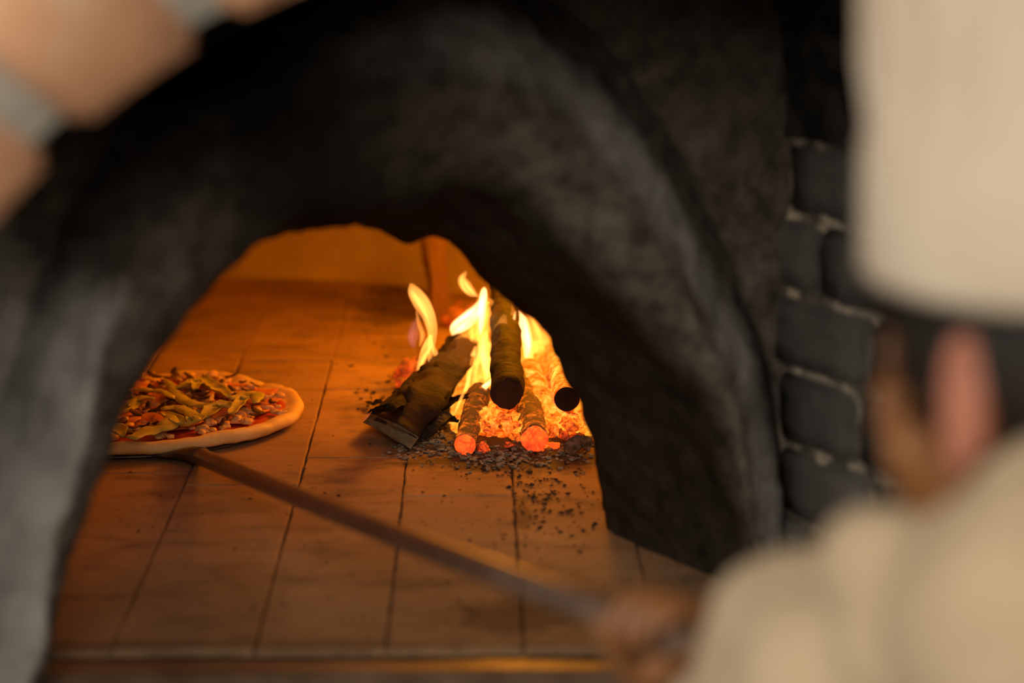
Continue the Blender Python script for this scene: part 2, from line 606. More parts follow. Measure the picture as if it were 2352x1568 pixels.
# --- the arch, swept from foot to foot
C0 = [(-90, 1414), (-60, 1280), (0, 1130), (80, 960), (170, 820), (280, 700), (420, 600), (560, 530), (700, 495), (815, 503), (930, 550), (1018, 545), (1130, 665), (1243, 745), (1338, 935), (1372, 1085), (1390, 1238)]
C1 = [(60, 1640), (112, 1420), (172, 1250), (235, 1090), (285, 960), (343, 848), (430, 740), (530, 620), (655, 532), (812, 488), (960, 440), (1100, 425), (1250, 520), (1400, 680), (1560, 870), (1650, 1060), (1700, 1352)]
C2 = [(20, 1660), (80, 1420), (118, 1240), (165, 1080), (215, 880), (265, 740), (340, 600), (430, 470), (560, 360), (750, 280), (920, 230), (1100, 210), (1285, 310), (1450, 500), (1600, 740), (1700, 1000), (1745, 1380)]
C3 = [(-260, 1680), (-240, 1400), (-180, 1200), (-70, 1030), (0, 860), (45, 700), (110, 540), (180, 400), (330, 190), (600, 20), (1000, -140), (1250, -30), (1450, 190), (1590, 430), (1690, 660), (1795, 960), (1825, 1400)]
NT = 200


def plane_curve(C, ks):
    pts = []
    for i, c in enumerate(C):
        k = ks(i / (len(C) - 1)) if callable(ks) else ks
        pts.append(K(c[0], c[1], k))
    return cat(pts, NT)


c0 = plane_curve(C0, 0.23)
c1 = plane_curve(C1, 0.0)
c2 = plane_curve(C2, lambda t: -0.035)
c3 = plane_curve(C3, lambda t: 0.05)
cenU, cenZ = -0.33, 0.02


def outward(p, dist, k):
    u = (p - O).dot(U); z = p.z
    d = V((u - cenU, z - cenZ, 0))
    d.y = max(d.y, 0.02)
    d.normalize()
    return UK(u + d.x * dist, k, max(z + d.y * dist, -0.02))


cm1 = [outward(p, 0.03, 0.26) for p in c0]
cm2 = [outward(p, 0.9, 0.30) for p in c0]
c23 = [(p * 0.45 + q * 0.55) - N * 0.012 for p, q in zip(c2, c3)]
c4 = [outward(p, 0.035, 0.03) for p in c3]
c5 = [outward(p, 0.7, 0.08) for p in c3]
keys = [cm2, cm1, c0, c1, c2, c23, c3, c4, c5]
subs = [6, 5, 14, 7, 9, 9, 5, 8]
cross = [[] for _ in range(NT)]
sval = []
for i in range(NT):
    P = [k[i] for k in keys]
    for s in range(len(P) - 1):
        a = P[max(s - 1, 0)]; b_ = P[s]; c = P[s + 1]; d = P[min(s + 2, len(P) - 1)]
        if s in (0, 1): a = b_ + (b_ - c) * 0.2
        if s in (0, 7): d = c + (c - b_) * 0.2
        for q in range(subs[s]):
            t = q / subs[s]
            lin = b_.lerp(c, t)
            cr = 0.5 * ((2 * b_) + (c - a) * t + (2 * a - 5 * b_ + 4 * c - d) * t * t + (3 * b_ - a - 3 * c + d) * t * t * t)
            wgt = 0.0 if s in (0, 1, 7) else 0.6
            p = lin.lerp(cr, wgt)
            amp = 0.006 if s > 2 else 0.008
            rr = V((nz(p, 9, 2), nz(p, 9, 7), nz(p, 9, 12))) * amp * 1.3 + V((nz(p, 32, 2), nz(p, 32, 7), nz(p, 32, 12))) * amp * 0.6 + V((nz(p, 85, 2), nz(p, 85, 7), nz(p, 85, 12))) * 0.0022
            if s == 0: rr *= 0.3
            cross[i].append(p + rr)
            if i == 0: sval.append(s + t)
    cross[i].append(P[-1]); 
    if i == 0: sval.append(8.0)
for i in (0, 1, NT - 2, NT - 1):
    for j, p in enumerate(cross[i]):
        zz = -0.05 if i in (0, NT - 1) else min(p.z, 0.003)
        cross[i][j] = V((p.x, p.y, zz))
bm = bmesh.new()
sl = bm.verts.layers.float.new('soot')
dl_ = bm.verts.layers.float.new('deep')
vs = grid(bm, cross)


def smooth01(x, a, b_):
    t = max(0, min(1, (x - a) / (b_ - a)))
    return t * t * (3 - 2 * t)


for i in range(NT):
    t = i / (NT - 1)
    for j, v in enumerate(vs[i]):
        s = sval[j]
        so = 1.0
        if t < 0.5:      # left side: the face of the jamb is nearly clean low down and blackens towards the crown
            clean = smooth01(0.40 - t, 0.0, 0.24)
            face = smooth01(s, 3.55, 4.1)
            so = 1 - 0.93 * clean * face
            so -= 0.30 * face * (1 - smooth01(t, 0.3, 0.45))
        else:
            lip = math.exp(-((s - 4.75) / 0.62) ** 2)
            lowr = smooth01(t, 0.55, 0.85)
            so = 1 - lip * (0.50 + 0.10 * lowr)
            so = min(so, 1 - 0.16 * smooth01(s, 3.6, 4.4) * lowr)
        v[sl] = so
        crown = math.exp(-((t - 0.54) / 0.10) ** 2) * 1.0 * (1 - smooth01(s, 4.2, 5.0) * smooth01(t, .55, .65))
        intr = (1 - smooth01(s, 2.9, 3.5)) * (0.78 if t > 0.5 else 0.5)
        v[dl_] = min(1, max(crown, intr))  # near-black soot, with the shade of crown and intrados put into it
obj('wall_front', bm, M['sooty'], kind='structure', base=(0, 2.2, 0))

# --- dome
DC = UK(-0.38, 0.98, 0)
RD, HD = 0.92, 0.50
bm = bmesh.new()
rows = []
for i in range(33):
    ph = (i / 32) * math.pi / 2
    row = []
    for j in range(128):
        a = 2 * math.pi * j / 128
        p = DC + V((math.cos(a) * RD * math.cos(ph) ** 0.75, math.sin(a) * RD * math.cos(ph) ** 0.75, HD * math.sin(ph) - 0.02))
        p += (p - DC).normalized() * (nz(p, 4, 1) * 0.02 + nz(p, 14, 1) * 0.006)
        k = (p - O).dot(N)
        if k < 0.27:
            p += N * (0.27 - k)
        row.append(p)
    rows.append(row)
vs = grid(bm, rows, close=True)
cut = []
for f in bm.faces:
    c = f.calc_center_median()
    if (c - O).dot(N) < 0.275 and -0.72 < (c - O).dot(U) < 0.12 and c.z < 0.42:
        cut.append(f)
bmesh.ops.delete(bm, geom=cut, context='FACES')
bmesh.ops.remove_doubles(bm, verts=bm.verts[:], dist=0.0005)
obj('ceiling', bm, M['dome'], kind='structure', base=tuple(DC))

# --- right wall of dark bricks, running from the arch towards the viewer
A0 = K(1770, 960, 0.05)
U0 = (A0 - O).dot(U)


def WP(px, py):                       # point on the right wall plane
    d = ray(px, py)
    t = (U0 - (CAM - O).dot(U)) / d.dot(U)
    return CAM + d * t


z_hi, z_lo = WP(1800, 312).z, WP(1800, 1012).z
dz = (z_hi - z_lo) / 4
wall = bmesh.new()
mort = bmesh.new()
rr = []
nk, nzr = 90, 50
for i in range(nk):
    k = 0.14 - i / (nk - 1) * 0.52
    row = []
    for j in range(nzr):
        z = -0.06 + j / (nzr - 1) * (z_hi + 0.06)
        p = UK(U0 + 0.0025, k, z)
        p -= U * (0.007 * nz(p, 22, 3) + 0.005 * nz(p, 60, 5))
        row.append(p)
    rr.append(row)
grid(mort, rr)
joint_px = {3: [(1960 + 230, 400)], 2: [(1725, 560)], 1: [(1755, 740), (2003, 760)], 0: [(1800, 900)], -1: [(1792, 1080), (2012, 1120)], -2: [(1850, 1250)], -3: [(1750, 1330)]}
for r in range(-6, 4):
    z0, z1 = z_lo + r * dz + 0.0045, z_lo + (r + 1) * dz - 0.0045
    if z0 < -0.05: continue
    jp = joint_px.get(r, [(1800, 1100)])
    ks = sorted(((WP(*q) - O).dot(N) for q in jp), reverse=True)
    L = 0.118 if len(ks) < 2 else ks[0] - ks[1]
    first = ks[0]
    while first < 0.14: first += L
    k = first
    while k - L > -0.37:
        k2 = k - L + random.uniform(-0.004, 0.004)
        off = random.uniform(-0.004, 0.004)
        box(wall, (off - 0.006, k2 + 0.0042, z0), (0.05, k - 0.0042, z1), (U, N, V((0, 0, 1))), O + U * U0, bev=0.004, jit=0.0035, sub=2)
        k = k2
wr = obj('wall_right', wall, M['sootbrick'], kind='structure', base=tuple(UK(U0, -0.2, 0)))
obj('mortar_joints', mort, M['sootmortar'], parent=wr)

# --- sooty vault over the mouth
bm = bmesh.new()
rows = []
RV = 0.47
for i in range(90):
    a = math.pi * i / 89
    u = U0 - RV + RV * math.cos(a)
    z = z_hi + RV * math.sin(a)
    row = []
    for j in range(60):
        k = 0.14 - 0.52 * j / 59
        p = UK(u, k, z)
        d = (U * -math.cos(a) + V((0, 0, -math.sin(a))))
        p += d * (0.012 * nz(p, 14, 5) + 0.009 * abs(nz(p, 40, 6)) + 0.004 * nz(p, 90, 2))
        row.append(p)
    rows.append(row)
# left springing down to the floor
row0 = []
for z in (z_hi * 0.6, z_hi * 0.3, -0.06):
    rows.append([UK(U0 - 2 * RV, 0.14 - 0.52 * j / 59, z) for j in range(60)])
grid(bm, rows)
obj('ceiling', bm, M['vault'], kind='structure', base=tuple(UK(U0 - RV, -0.2, 0)))

# --- brick ring of the facade
KR = -0.47
def uz(p): return ((p - O).dot(U), p.z)
p1, p2, p3 = [uz(K(a, b_, KR)) for a, b_ in ((0, 482), (300, 212), (735, -25))]
def circ(a, b_, c):
    ax, ay = a; bx, by = b_; cx, cy = c
    d = 2 * (ax * (by - cy) + bx * (cy - ay) + cx * (ay - by))
    ux = ((ax**2 + ay**2) * (by - cy) + (bx**2 + by**2) * (cy - ay) + (cx**2 + cy**2) * (ay - by)) / d
    uy = ((ax**2 + ay**2) * (cx - bx) + (bx**2 + by**2) * (ax - cx) + (cx**2 + cy**2) * (bx - ax)) / d
    return ux, uy, math.hypot(ax - ux, ay - uy)
cu, cz, cr = circ(p1, p2, p3)
print('RING', cu, cz, cr, 'U0', U0, 'zhi', z_hi, 'dz', dz, p1, p2, p3)
ja = [math.atan2(uz(K(a, b_, KR))[1] - cz, uz(K(a, b_, KR))[0] - cu) for a, b_ in ((165, 335), (512, 72))]
print('joint angles', [math.degrees(x) for x in ja], 'brick width', abs(ja[0] - ja[1]) * cr)
stepa = abs(ja[0] - ja[1])
bm = bmesh.new()
a_end = math.radians(-10)
bricks = []
a = ja[0]
while a < math.pi + 0.6: a += stepa
gapa = 0.026 / cr
while a > a_end:
    b0, b1 = a - gapa / 2, a - stepa + gapa / 2
    prot = random.uniform(-0.003, 0.003)
    gr = 0.10 * max(0.0, 1 - a / 1.95) ** 0.8
    for (r0, r1) in ((cr + gr, cr + gr + 0.235), (cr + gr + 0.255, cr + gr + 0.49)):
        tmp = bmesh.new()
        vsb = []
        for kk in (KR + random.uniform(-.004, .004), KR + 0.1):
            for (rr_, aa) in ((r0 + prot, b0), (r0 + prot, (b0 + b1) / 2), (r0 + prot, b1), (r1, b1), (r1, (b0 + b1) / 2), (r1, b0)):
                sk_ = aa + 0.085 * (rr_ - cr - gr) / 0.235
                vsb.append(tmp.verts.new(UK(cu + rr_ * math.cos(sk_), kk, cz + rr_ * math.sin(sk_))))
        tmp.faces.new(vsb[:6]); tmp.faces.new(list(reversed(vsb[6:])))
        for q in range(6):
            tmp.faces.new((vsb[q], vsb[(q + 1) % 6], vsb[6 + (q + 1) % 6], vsb[6 + q]))
        bmesh.ops.recalc_face_normals(tmp, faces=tmp.faces[:])
        bmesh.ops.bevel(tmp, geom=tmp.edges[:], offset=0.006, segments=2, affect='EDGES')
        join(bm, tmp)
    a -= stepa
wl = obj('wall_left', bm, M['facade'], kind='structure', base=tuple(UK(cu, KR, 0)))
bm = bmesh.new()
rows = []
for i in range(91):
    aa = a_end + (math.pi + 0.7 - a_end) * i / 90
    pr = []
    for (rr_, kk) in ((cr + 0.012, KR + 0.1), (cr + 0.010, KR + 0.010), (cr + 0.247, KR + 0.008), (cr + 0.50, KR + 0.008), (cr + 0.50, KR + 0.1)):
        rr_ += 0.10 * max(0.0, 1 - aa / 1.95) ** 0.8
        pr.append(UK(cu + rr_ * math.cos(aa), kk, cz + rr_ * math.sin(aa)))
    rows.append(pr)
grid(bm, rows, close=True)
obj('mortar_bed', bm, M['mortar'], parent=wl)

# --- body of the oven below the sill, and the kitchen floor
bm = bmesh.new()
box(bm, (-1.9, -0.30, -1.05), (1.3, -0.20, -0.095), (U, N, V((0, 0, 1))), O + V((0.1, -0.0, 0)), bev=0.01)
obj('wall_back', bm, M['render'], kind='structure')
bm = bmesh.new()
box(bm, (-4, -2.5, -1.10), (4, 5, -1.05))
obj('ground', bm, M['room_floor'], kind='structure')

# ================================================================== PIZZA AND PEEL
PC = G(322, 958, 0.006)
PR = 0.187


def rimr(a):
    q = V((math.cos(a), math.sin(a), 0))
    return PR * (1 + 0.030 * nz(q, 1.6, 4) + 0.012 * nz(q, 5, 4))


bm = bmesh.new()
rows = []
NA = 160
prof = [(0.0, 0.0085), (0.35, 0.0085), (0.7, 0.0085), (0.86, 0.0095), (0.895, 0.0115), (0.925, 0.0145), (0.955, 0.0165), (0.985, 0.0150), (1.0, 0.010), (0.995, 0.005), (0.97, 0.0015), (0.9, 0.0), (0.0, 0.0)]
for (f, h) in prof:
    row = []
    for j in range(NA):
        a = 2 * math.pi * j / NA
        rr_ = rimr(a) * f
        wv = 1 + (0.28 * nz(V((math.cos(a), math.sin(a), 0)), 3.2, 9) + 0.18 * nz(V((math.cos(a), math.sin(a), 0)), 9, 2)) * (1 if f > 0.8 else 0)
        row.append(PC + V((rr_ * math.cos(a), rr_ * math.sin(a), h * wv + (0.0015 * nz((math.cos(a) * f, math.sin(a) * f, 0), 12, 1)))))
    rows.append(row)
grid(bm, rows, close=True)
bmesh.ops.remove_doubles(bm, verts=bm.verts[:], dist=0.00005)
pizza = empty('pizza', PC, label='unbaked round pizza with artichoke, ham and mushroom toppings on the peel inside the oven', cat='pizza')
dough = obj('crust', bm, M['dough'], parent=pizza)


def topz(x, y):
    return 0.0105 + 0.0012 * nz((x, y, 0), 30, 3)


bm = bmesh.new()
rows = []
for f in (0.0, 0.25, 0.5, 0.7, 0.86, 0.90):
    row = []
    for j in range(96):
        a = 2 * math.pi * j / 96
        rr_ = rimr(a) * f * (1 + (0.05 * nz((math.cos(a) * 4, math.sin(a) * 4, 0), 1, 2) if f > .6 else 0))
        row.append(PC + V((rr_ * math.cos(a), rr_ * math.sin(a), 0.011 + 0.001 * nz((rr_ * math.cos(a), rr_ * math.sin(a), 0), 60, 2) - (0.002 if f > 0.87 else 0))))
    rows.append(row)
grid(bm, rows, close=True)
bmesh.ops.remove_doubles(bm, verts=bm.verts[:], dist=0.00005)
obj('tomato_sauce', bm, M['sauce'], parent=pizza)


QI = [0]


def rnd_disc(rmax):
    QI[0] += 1
    q = QI[0]
    a = q * 2.39996
    r = math.sqrt((q * 0.754877) % 1.0) * rmax
    return r * math.cos(a) + random.uniform(-.006, .006), r * math.sin(a) + random.uniform(-.006, .006)


# ham slices: thin wavy discs
for i in range(40):
    x, y = rnd_disc(0.148)
    r0 = random.uniform(0.018, 0.032)
    bm = bmesh.new()
    tilt = Matrix.Rotation(random.uniform(-0.25, 0.25), 3, 'X') @ Matrix.Rotation(random.uniform(-0.25, 0.25), 3, 'Y')
    rows = []
    for (f, h) in ((0, 0.001), (0.5, 0.001), (0.95, 0.001), (1, 0), (0.95, -0.001), (0, -0.001)):
        row = []
        for j in range(22):
            a = 2 * math.pi * j / 22
            q = V((r0 * f * math.cos(a) * (1 + .2 * math.sin(2 * a + i)), r0 * f * math.sin(a), h + 0.003 * nz((f * math.cos(a) + i, f * math.sin(a), 0), 2.5, i)))
            row.append(PC + V((x, y, 0.0145)) + tilt @ q)
        rows.append(row)
    grid(bm, rows, close=True)
    bmesh.ops.remove_doubles(bm, verts=bm.verts[:], dist=0.00005)
    obj('ham_slice', bm, M['ham'], parent=pizza)
# cheese crumbs
for i in range(98):
    x, y = rnd_disc(0.163)
    bm = bmesh.new()
    for q in range(random.randint(3, 7)):
        s = random.uniform(0.0028, 0.0062)
        blob(bm, PC + V((x + random.uniform(-.011, .011), y + random.uniform(-.011, .011), 0.014 + random.uniform(0, .003))), (s * 1.3, s, s * 0.6), 2, 0.4, seed=i + q, rot=Matrix.Rotation(random.uniform(0, 6), 3, 'Z'))
    obj('cheese_crumb', bm, M['cheese'], parent=pizza)
# mushroom slices, brown and crumpled
for i in range(95):
    x, y = rnd_disc(0.158)
    s = random.uniform(0.005, 0.011)
    a0 = random.uniform(0, 6.28)
    zz0 = random.uniform(.0175, .022)
    tl_ = random.uniform(-.008, .008)
    bm = bmesh.new()
    pts = []
    for q in range(6):
        t = q / 5 - 0.5
        pts.append(PC + V((x + math.cos(a0) * t * s * 2 + math.sin(a0) * t * t * s * 2, y + math.sin(a0) * t * s * 2, zz0 + t * t * 0.008 + t * tl_)))
    tube(bm, pts, [(s * 0.15, 0.0008), (s * 0.5, 0.0012), (s * 0.6, .0012), (s * 0.55, .0012), (s * 0.4, .0012), (s * 0.1, 0.0008)], 8, jit=0.3, js=200, seed=i)
    obj('mushroom_slice', bm, M['mush'], parent=pizza)
# artichoke strips: curled, thicker, yellow green; the main ones where they lie on the pizza
arts = [((300, 1005), (350, 985), (385, 975), (392, 950), 0.011), ((375, 950), (420, 975), (455, 965), (445, 955), 0.009), ((380, 870), (420, 915), (470, 930), (520, 925), 0.0075),
        ((460, 866), (480, 885), (505, 900), (525, 912), 0.0075), ((530, 915), (560, 905), (590, 905), (585, 925), 0.008), ((530, 950), (545, 935), (560, 918), (566, 912), 0.006),
        ((292, 940), (310, 920), (330, 915), (350, 915), 0.010), ((400, 895), (430, 890), (450, 880), (448, 895), 0.007), ((370, 940), (410, 935), (440, 950), (455, 965), 0.008),
        ((470, 960), (490, 945), (510, 935), (525, 935), 0.009), ((310, 893), (345, 897), (375, 900), (400, 915), 0.006), ((240, 960), (270, 950), (285, 940), (295, 930), 0.009),
        ((180, 960), (210, 945), (240, 950), (255, 970), 0.010), ((150, 900), (180, 895), (215, 900), (235, 915), 0.008), ((60, 960), (90, 945), (120, 950), (140, 970), 0.01),
        ((220, 1000), (245, 990), (270, 990), (280, 1000), 0.009), ((110, 1000), (140, 1005), (170, 995), (190, 985), 0.008), ((240, 880), (260, 885), (280, 880), (300, 885), 0.007),
        ((90, 900), (115, 905), (140, 900), (150, 895), 0.008), ((20, 930), (40, 925), (60, 930), (75, 935), 0.008)]
for i, (a, b_, c, d, wd) in enumerate(arts):
    bm = bmesh.new()
    pts = [G(q[0], q[1], 0.028 + hz) for q, hz in zip((a, b_, c, d), (0.001, 0.002, 0.004, 0.008))]
    pts = cat(pts, 18)
    rads = []
    for q in range(18):
        t = q / 17
        f = math.sin(math.pi * min(max(t * 0.9 + 0.08, 0), 1)) ** 0.5
        rads.append((wd * 1.25 * f, 0.0015 * f + 0.0005))
    rows = []
    for q, p in enumerate(pts):
        dd = pts[min(q + 1, 17)] - pts[max(q - 1, 0)]
        A, B = frame_for(dd)
        row = []
        for j in range(14):
            t = 2 * math.pi * j / 14
            cx_ = math.cos(t)
            o = A * (cx_ * rads[q][0]) + B * (math.sin(t) * rads[q][1] + 0.55 * rads[q][0] * cx_ * cx_ * (1 if i % 2 else -0.2))
            row.append(p + o + V((nz(p + o, 90, i), nz(p + o, 90, i + 2), nz(p + o, 90, i + 5))) * 0.0022)
        rows.append(row)
    vs = grid(bm, rows, close=True)
    bm.faces.new(list(reversed(vs[0]))); bm.faces.new(vs[-1])
    obj('artichoke_slice', bm, M['arti'], parent=pizza)

# peel
H0 = G(448, 1043, 0.011)
H1 = D(1450, 1425, 1.45)
hd = (H1 - H0).normalized()
peel = empty('pizza_peel', H0 - V((0, 0, 0.011)), label='round steel peel with a long dark handle, sliding the pizza into the oven', cat='pizza peel')
BC = G(308, 968, 0.002)
BR = 0.172
bm = bmesh.new()
rows = []
for (f, z) in ((0.0, 0.0034), (0.9, 0.0034), (1.0, 0.003), (1.0, 0.0008), (0.9, 0.0005), (0, 0.0005)):
    rows.append([V((BC.x + BR * f * math.cos(2 * math.pi * j / 96), BC.y + BR * f * math.sin(2 * math.pi * j / 96), z + 0.0008)) for j in range(96)])
grid(bm, rows, close=True)
bmesh.ops.remove_doubles(bm, verts=bm.verts[:], dist=0.00005)
obj('blade', bm, M['steel'], parent=peel)
bm = bmesh.new()
pts = cat([G(395, 1030, 0.004), G(418, 1038, 0.0055), G(440, 1041, 0.009), H0 + hd * 0.03], 12)
tube(bm, pts, [((0.030 * (1 - i / 11) ** 1.2 + 0.0105), 0.0018 + 0.0085 * (i / 11)) for i in range(12)], 18)
obj('socket', bm, M['steel'], parent=peel)
bm = bmesh.new()
L = (H1 - H0).length + 0.13
pts = [H0 + hd * (L * i / 40) for i in range(41)]
for i, p in enumerate(pts):
    p += V((0, 0, -0.004 * math.sin(math.pi * i / 40)))
rds = [0.0093] * 41
rds[0] = 0.006
rds[-1] = 0.007
tube(bm, pts, rds, 24, jit=0.012, js=30)
obj('handle', bm, M['handle'], parent=peel)


# ================================================================== FIRE
def log(name, a, b_, ra, rb, bark, endmat, label, category='log', group=None, endname='cut_end', jit=0.08, rim=None, seg=30, js=45, shape=None, n=26, seed=0, endlabel=None):
    bm = bmesh.new()
    pts = [a.lerp(b_, i / (n - 1)) for i in range(n)]
    rads = [ra + (rb - ra) * i / (n - 1) for i in range(n)]
    d = (b_ - a).normalized()
    A, B = frame_for(d)
    rows = []
    for i, p in enumerate(pts):
        row = []
        for j in range(seg):
            t = 2 * math.pi * j / seg
            rr_ = rads[i] * (shape(t) if shape else 1)
            q = p + A * math.cos(t) * rr_ + B * math.sin(t) * rr_
            q = p + (q - p) * (1 + jit * nz(q, js, seed) + jit * .6 * nz(q, js * 3, seed))
            row.append(q)
        rows.append(row)
    vs = grid(bm, rows, close=True)
    bm.faces.new(vs[-1])
    bm.faces.new(list(reversed(vs[0])))
    end = [v.co.copy() for v in vs[0]]
    o = obj(name, bm, bark, label=label, cat=category, group=group)
    bm = bmesh.new()
    c = sum(end, V()) / len(end)
    rws = [[q - d * 0.0004 for q in end]]
    for f in (0.93, 0.7, 0.4, 0.1):
        rws.append([c + (q - c) * f - d * (0.0012 + 0.0012 * nz(q * f, 60, seed)) for q in end])
    vv = grid(bm, rws, close=True)
    bm.faces.new(vv[-1])
    obj(endname, bm, endmat, parent=o, label=endlabel) if endlabel else obj(endname, bm, endmat, parent=o)
    if rim is not None:
        bm = bmesh.new()
        rws = []
        for f, dd in ((1.0, 0.001), (1.035, -0.0002), (1.0, -0.002), (0.94, -0.0018), (0.93, -0.0005)):
            rws.append([c + (q - c) * f - d * (dd * -1) * -1 for q in end])
        grid(bm, rws, close=True)
        # keep only the lower half of the rim, where it glows
        dl = [f for f in bm.faces if (f.calc_center_median() - c).dot(B) > rim * ra]
        bmesh.ops.delete(bm, geom=dl, context='FACES')
        obj('glowing_rim', bm, M['rim'], parent=o, label='thin glowing red rim around the cut end')
    return o


# round log pointing at the viewer
a = YP(1165, 905, 2.62); b_ = YP(1158, 640, 3.02)
log('round_log', a, b_, 0.0182, 0.0165, M['bark'], M['charend'], 'dark round log leaning back in the middle of the fire, blackened end facing out', rim=-0.15, js=48, jit=0.17, seed=3)
# right log partly behind the jamb
a = YP(1302, 917, 2.60); b_ = YP(1278, 800, 2.98)
log('round_log', a, b_, 0.0140, 0.015, M['hotlog'], M['charend'], 'short glowing log with a dark round end beside the right jamb', rim=0.9, jit=0.06, seed=5)
# two charred logs lying in front
a = G(1068, 1021, 0.011); b_ = G(1100, 905, 0.026)
log('charred_log', a, b_, 0.0118, 0.014, M['ashlog'], M['glowend'], 'ash-striped charred log with a red glowing end, beside the split log', jit=0.09, js=80, seed=7, endlabel='glowing red end')
a = G(1228, 1008, 0.014); b_ = G(1200, 868, 0.03)
log('charred_log', a, b_, 0.0148, 0.0165, M['ashlog'], M['glowend'], 'thicker charred log with a cracked orange glowing end, under the right log', jit=0.10, js=80, seed=8, endlabel='cracked glowing orange end')
# hot half log behind them
log('charred_log', G(1238, 935, 0.02), G(1212, 850, 0.035), 0.0165, 0.0175, M['hotlog'], M['hot'], 'yellow-hot charred log right behind the cracked glowing one', jit=0.12, js=80, seed=9)
log('charred_log', YP(1268, 880, 2.80), YP(1240, 800, 3.1), 0.012, 0.012, M['mid'], M['mid'], 'segmented glowing stick behind the short right log', jit=0.16, js=90, seed=10)

# split log on the left: quarter wedge
f0 = [G(838, 962, 0.012), G(945, 1028, 0.001), G(888, 915, 0.036), G(836, 967, 0.001)]
a0 = YP(890, 985, 2.69)
dirv = (YP(1072, 800, 3.02) - YP(925, 965, 2.70))
E = [G(834, 968, 0.020), G(948, 1030, 0.004), G(990, 962, 0.040), G(918, 925, 0.056), G(880, 928, 0.045)]
E0 = [G(834, 968, 0.020), G(945, 1031, 0.004), G(962, 1004, 0.014), G(915, 975, 0.030), G(862, 953, 0.030)]
bm = bmesh.new()
rows = []
n = 30
for i in range(n):
    t = i / (n - 1)
    kk = smooth01(t, 0.0, 0.22)
    EE = [p0.lerp(p1, kk) for p0, p1 in zip(E0, E)]
    cen = sum(EE, V()) / 5
    row = []
    for j in range(5):
        for s in range(6):
            q0 = EE[j].lerp(EE[(j + 1) % 5], s / 6)
            q = cen + (q0 - cen) * (1 - 0.35 * t) + dirv * t
            na = 0.25 + 0.75 * smooth01(t, 0.0, 0.18)
            q += (V((nz(q, 40, 2), nz(q, 40, 4), nz(q, 40, 6))) * 0.006 + V((nz(q, 130, 2), nz(q, 130, 4), nz(q, 130, 6))) * 0.0035) * na
            row.append(q)
    rows.append(row)
vs = grid(bm, rows, close=True)
bm.faces.new(list(reversed(vs[0]))); bm.faces.new(vs[-1])
endp = [v.co.copy() for v in vs[0]]
sl_ = obj('split_log', bm, M['splitwood'], label='split wedge of firewood with a pale cut end, leaning into the left of the fire', cat='log')
bm = bmesh.new()
c = sum(endp, V()) / len(endp)
dn = dirv.normalized()
rws = [[q - dn * 0.001 for q in endp]] + [[c + (q - c) * f - dn * 0.0022 for q in endp] for f in (0.95, 0.6, 0.2)]
vv = grid(bm, rws, close=True)
bm.faces.new(vv[-1])
obj('cut_end', bm, M['cut'], parent=sl_, label='pale sawn end')
# torn bark on its upper edge
bm = bmesh.new()
rows = []
bp = cat([G(850, 945, 0.045), G(905, 925, 0.06), YP(960, 880, 2.86), YP(1010, 850, 2.93)], 24)
for i, p in enumerate(bp):
    wd = 0.010 * math.sin(math.pi * (i + 1) / 26) * (1 + 0.5 * nz((i * .4, 0, 0), 1, 3)) + 0.002
    row = []
    for j in range(8):
        t = j / 7 - 0.5
        row.append(p + V((t * wd * 1.2, 0, -t * wd * 0.5)) + V((0, 0, 0.0025 * math.cos(t * 5))) + V((nz(p, 60, j), nz(p, 60, j + 3), nz(p, 60, j + 7))) * 0.003)
    rows.append(row)
vs = grid(bm, rows)
bmesh.ops.solidify(bm, geom=bm.faces[:], thickness=0.0016)
obj('bark', bm, M['bark'], parent=sl_)


def flake(name, pts, wd, mat, label, category, th=0.0016, curl=0.3, seed=0, rim=None, group=None):
    bm = bmesh.new()
    P = cat(pts, 22)
    rows = []
    for i, p in enumerate(P):
        dd = P[min(i + 1, 21)] - P[max(i - 1, 0)]
        A, B = frame_for(dd)
        w_ = wd * (0.25 + math.sin(math.pi * (i + .6) / 22.2) ** 0.6) * (1 + 0.45 * nz((i * .55, seed, 0), 1, seed))
        row = []
        for j in range(9):
            t = j / 8 * 2 - 1
            row.append(p + A * t * w_ * 0.5 + B * (curl * w_ * t * t) + V((nz(p, 70, j + seed), nz(p, 70, j + 3 + seed), nz(p, 70, j + 7))) * 0.0022)
        rows.append(row)
    grid(bm, rows)
    bmesh.ops.solidify(bm, geom=bm.faces[:], thickness=th)
    return obj(name, bm, mat, label=label, cat=category, group=group)


flake('bark_strip', [YP(1012, 815, 2.86), YP(1025, 795, 2.87), YP(1040, 775, 2.89), YP(1060, 762, 2.92)], 0.007, M['bark'], 'curled dark bark strip sticking up behind the split log', 'bark', seed=2)
flake('bark_strip', [YP(1013, 822, 2.87), YP(1022, 806, 2.88), YP(1032, 793, 2.9), YP(1045, 780, 2.92)], 0.004, M['rim'], 'thin glowing orange splinter under the curled bark strip', 'bark', seed=4)
flake('bark_strip', [G(1015, 945, 0.018), G(1045, 922, 0.026), G(1080, 915, 0.03), G(1106, 922, 0.028)], 0.013, M['bark'], 'brown curled bark bridging the split log and the charred log', 'bark', seed=6)
flake('bark_strip', [G(842, 922, 0.006), G(856, 930, 0.008), G(872, 925, 0.010), G(884, 932, 0.006)], 0.008, M['splitwood'], 'small curled bark scrap left of the split log', 'bark', seed=8)
flake('charcoal_flake', [G(975, 1008, 0.008), G(1000, 985, 0.016), G(1025, 968, 0.022), G(1050, 970, 0.02)], 0.026, M['charcoal'], 'flat dark grey charcoal flake between the split log and the charred log', 'charcoal', seed=11, th=0.004)
# grey ash chunk right
flake('ash_flake', [G(1310, 1045, 0.004), G(1325, 1030, 0.008), G(1335, 1020, 0.012), G(1352, 1035, 0.006)], 0.022, M['ash'], 'grey ash flake at the foot of the right jamb', 'ash', seed=13, th=0.003)


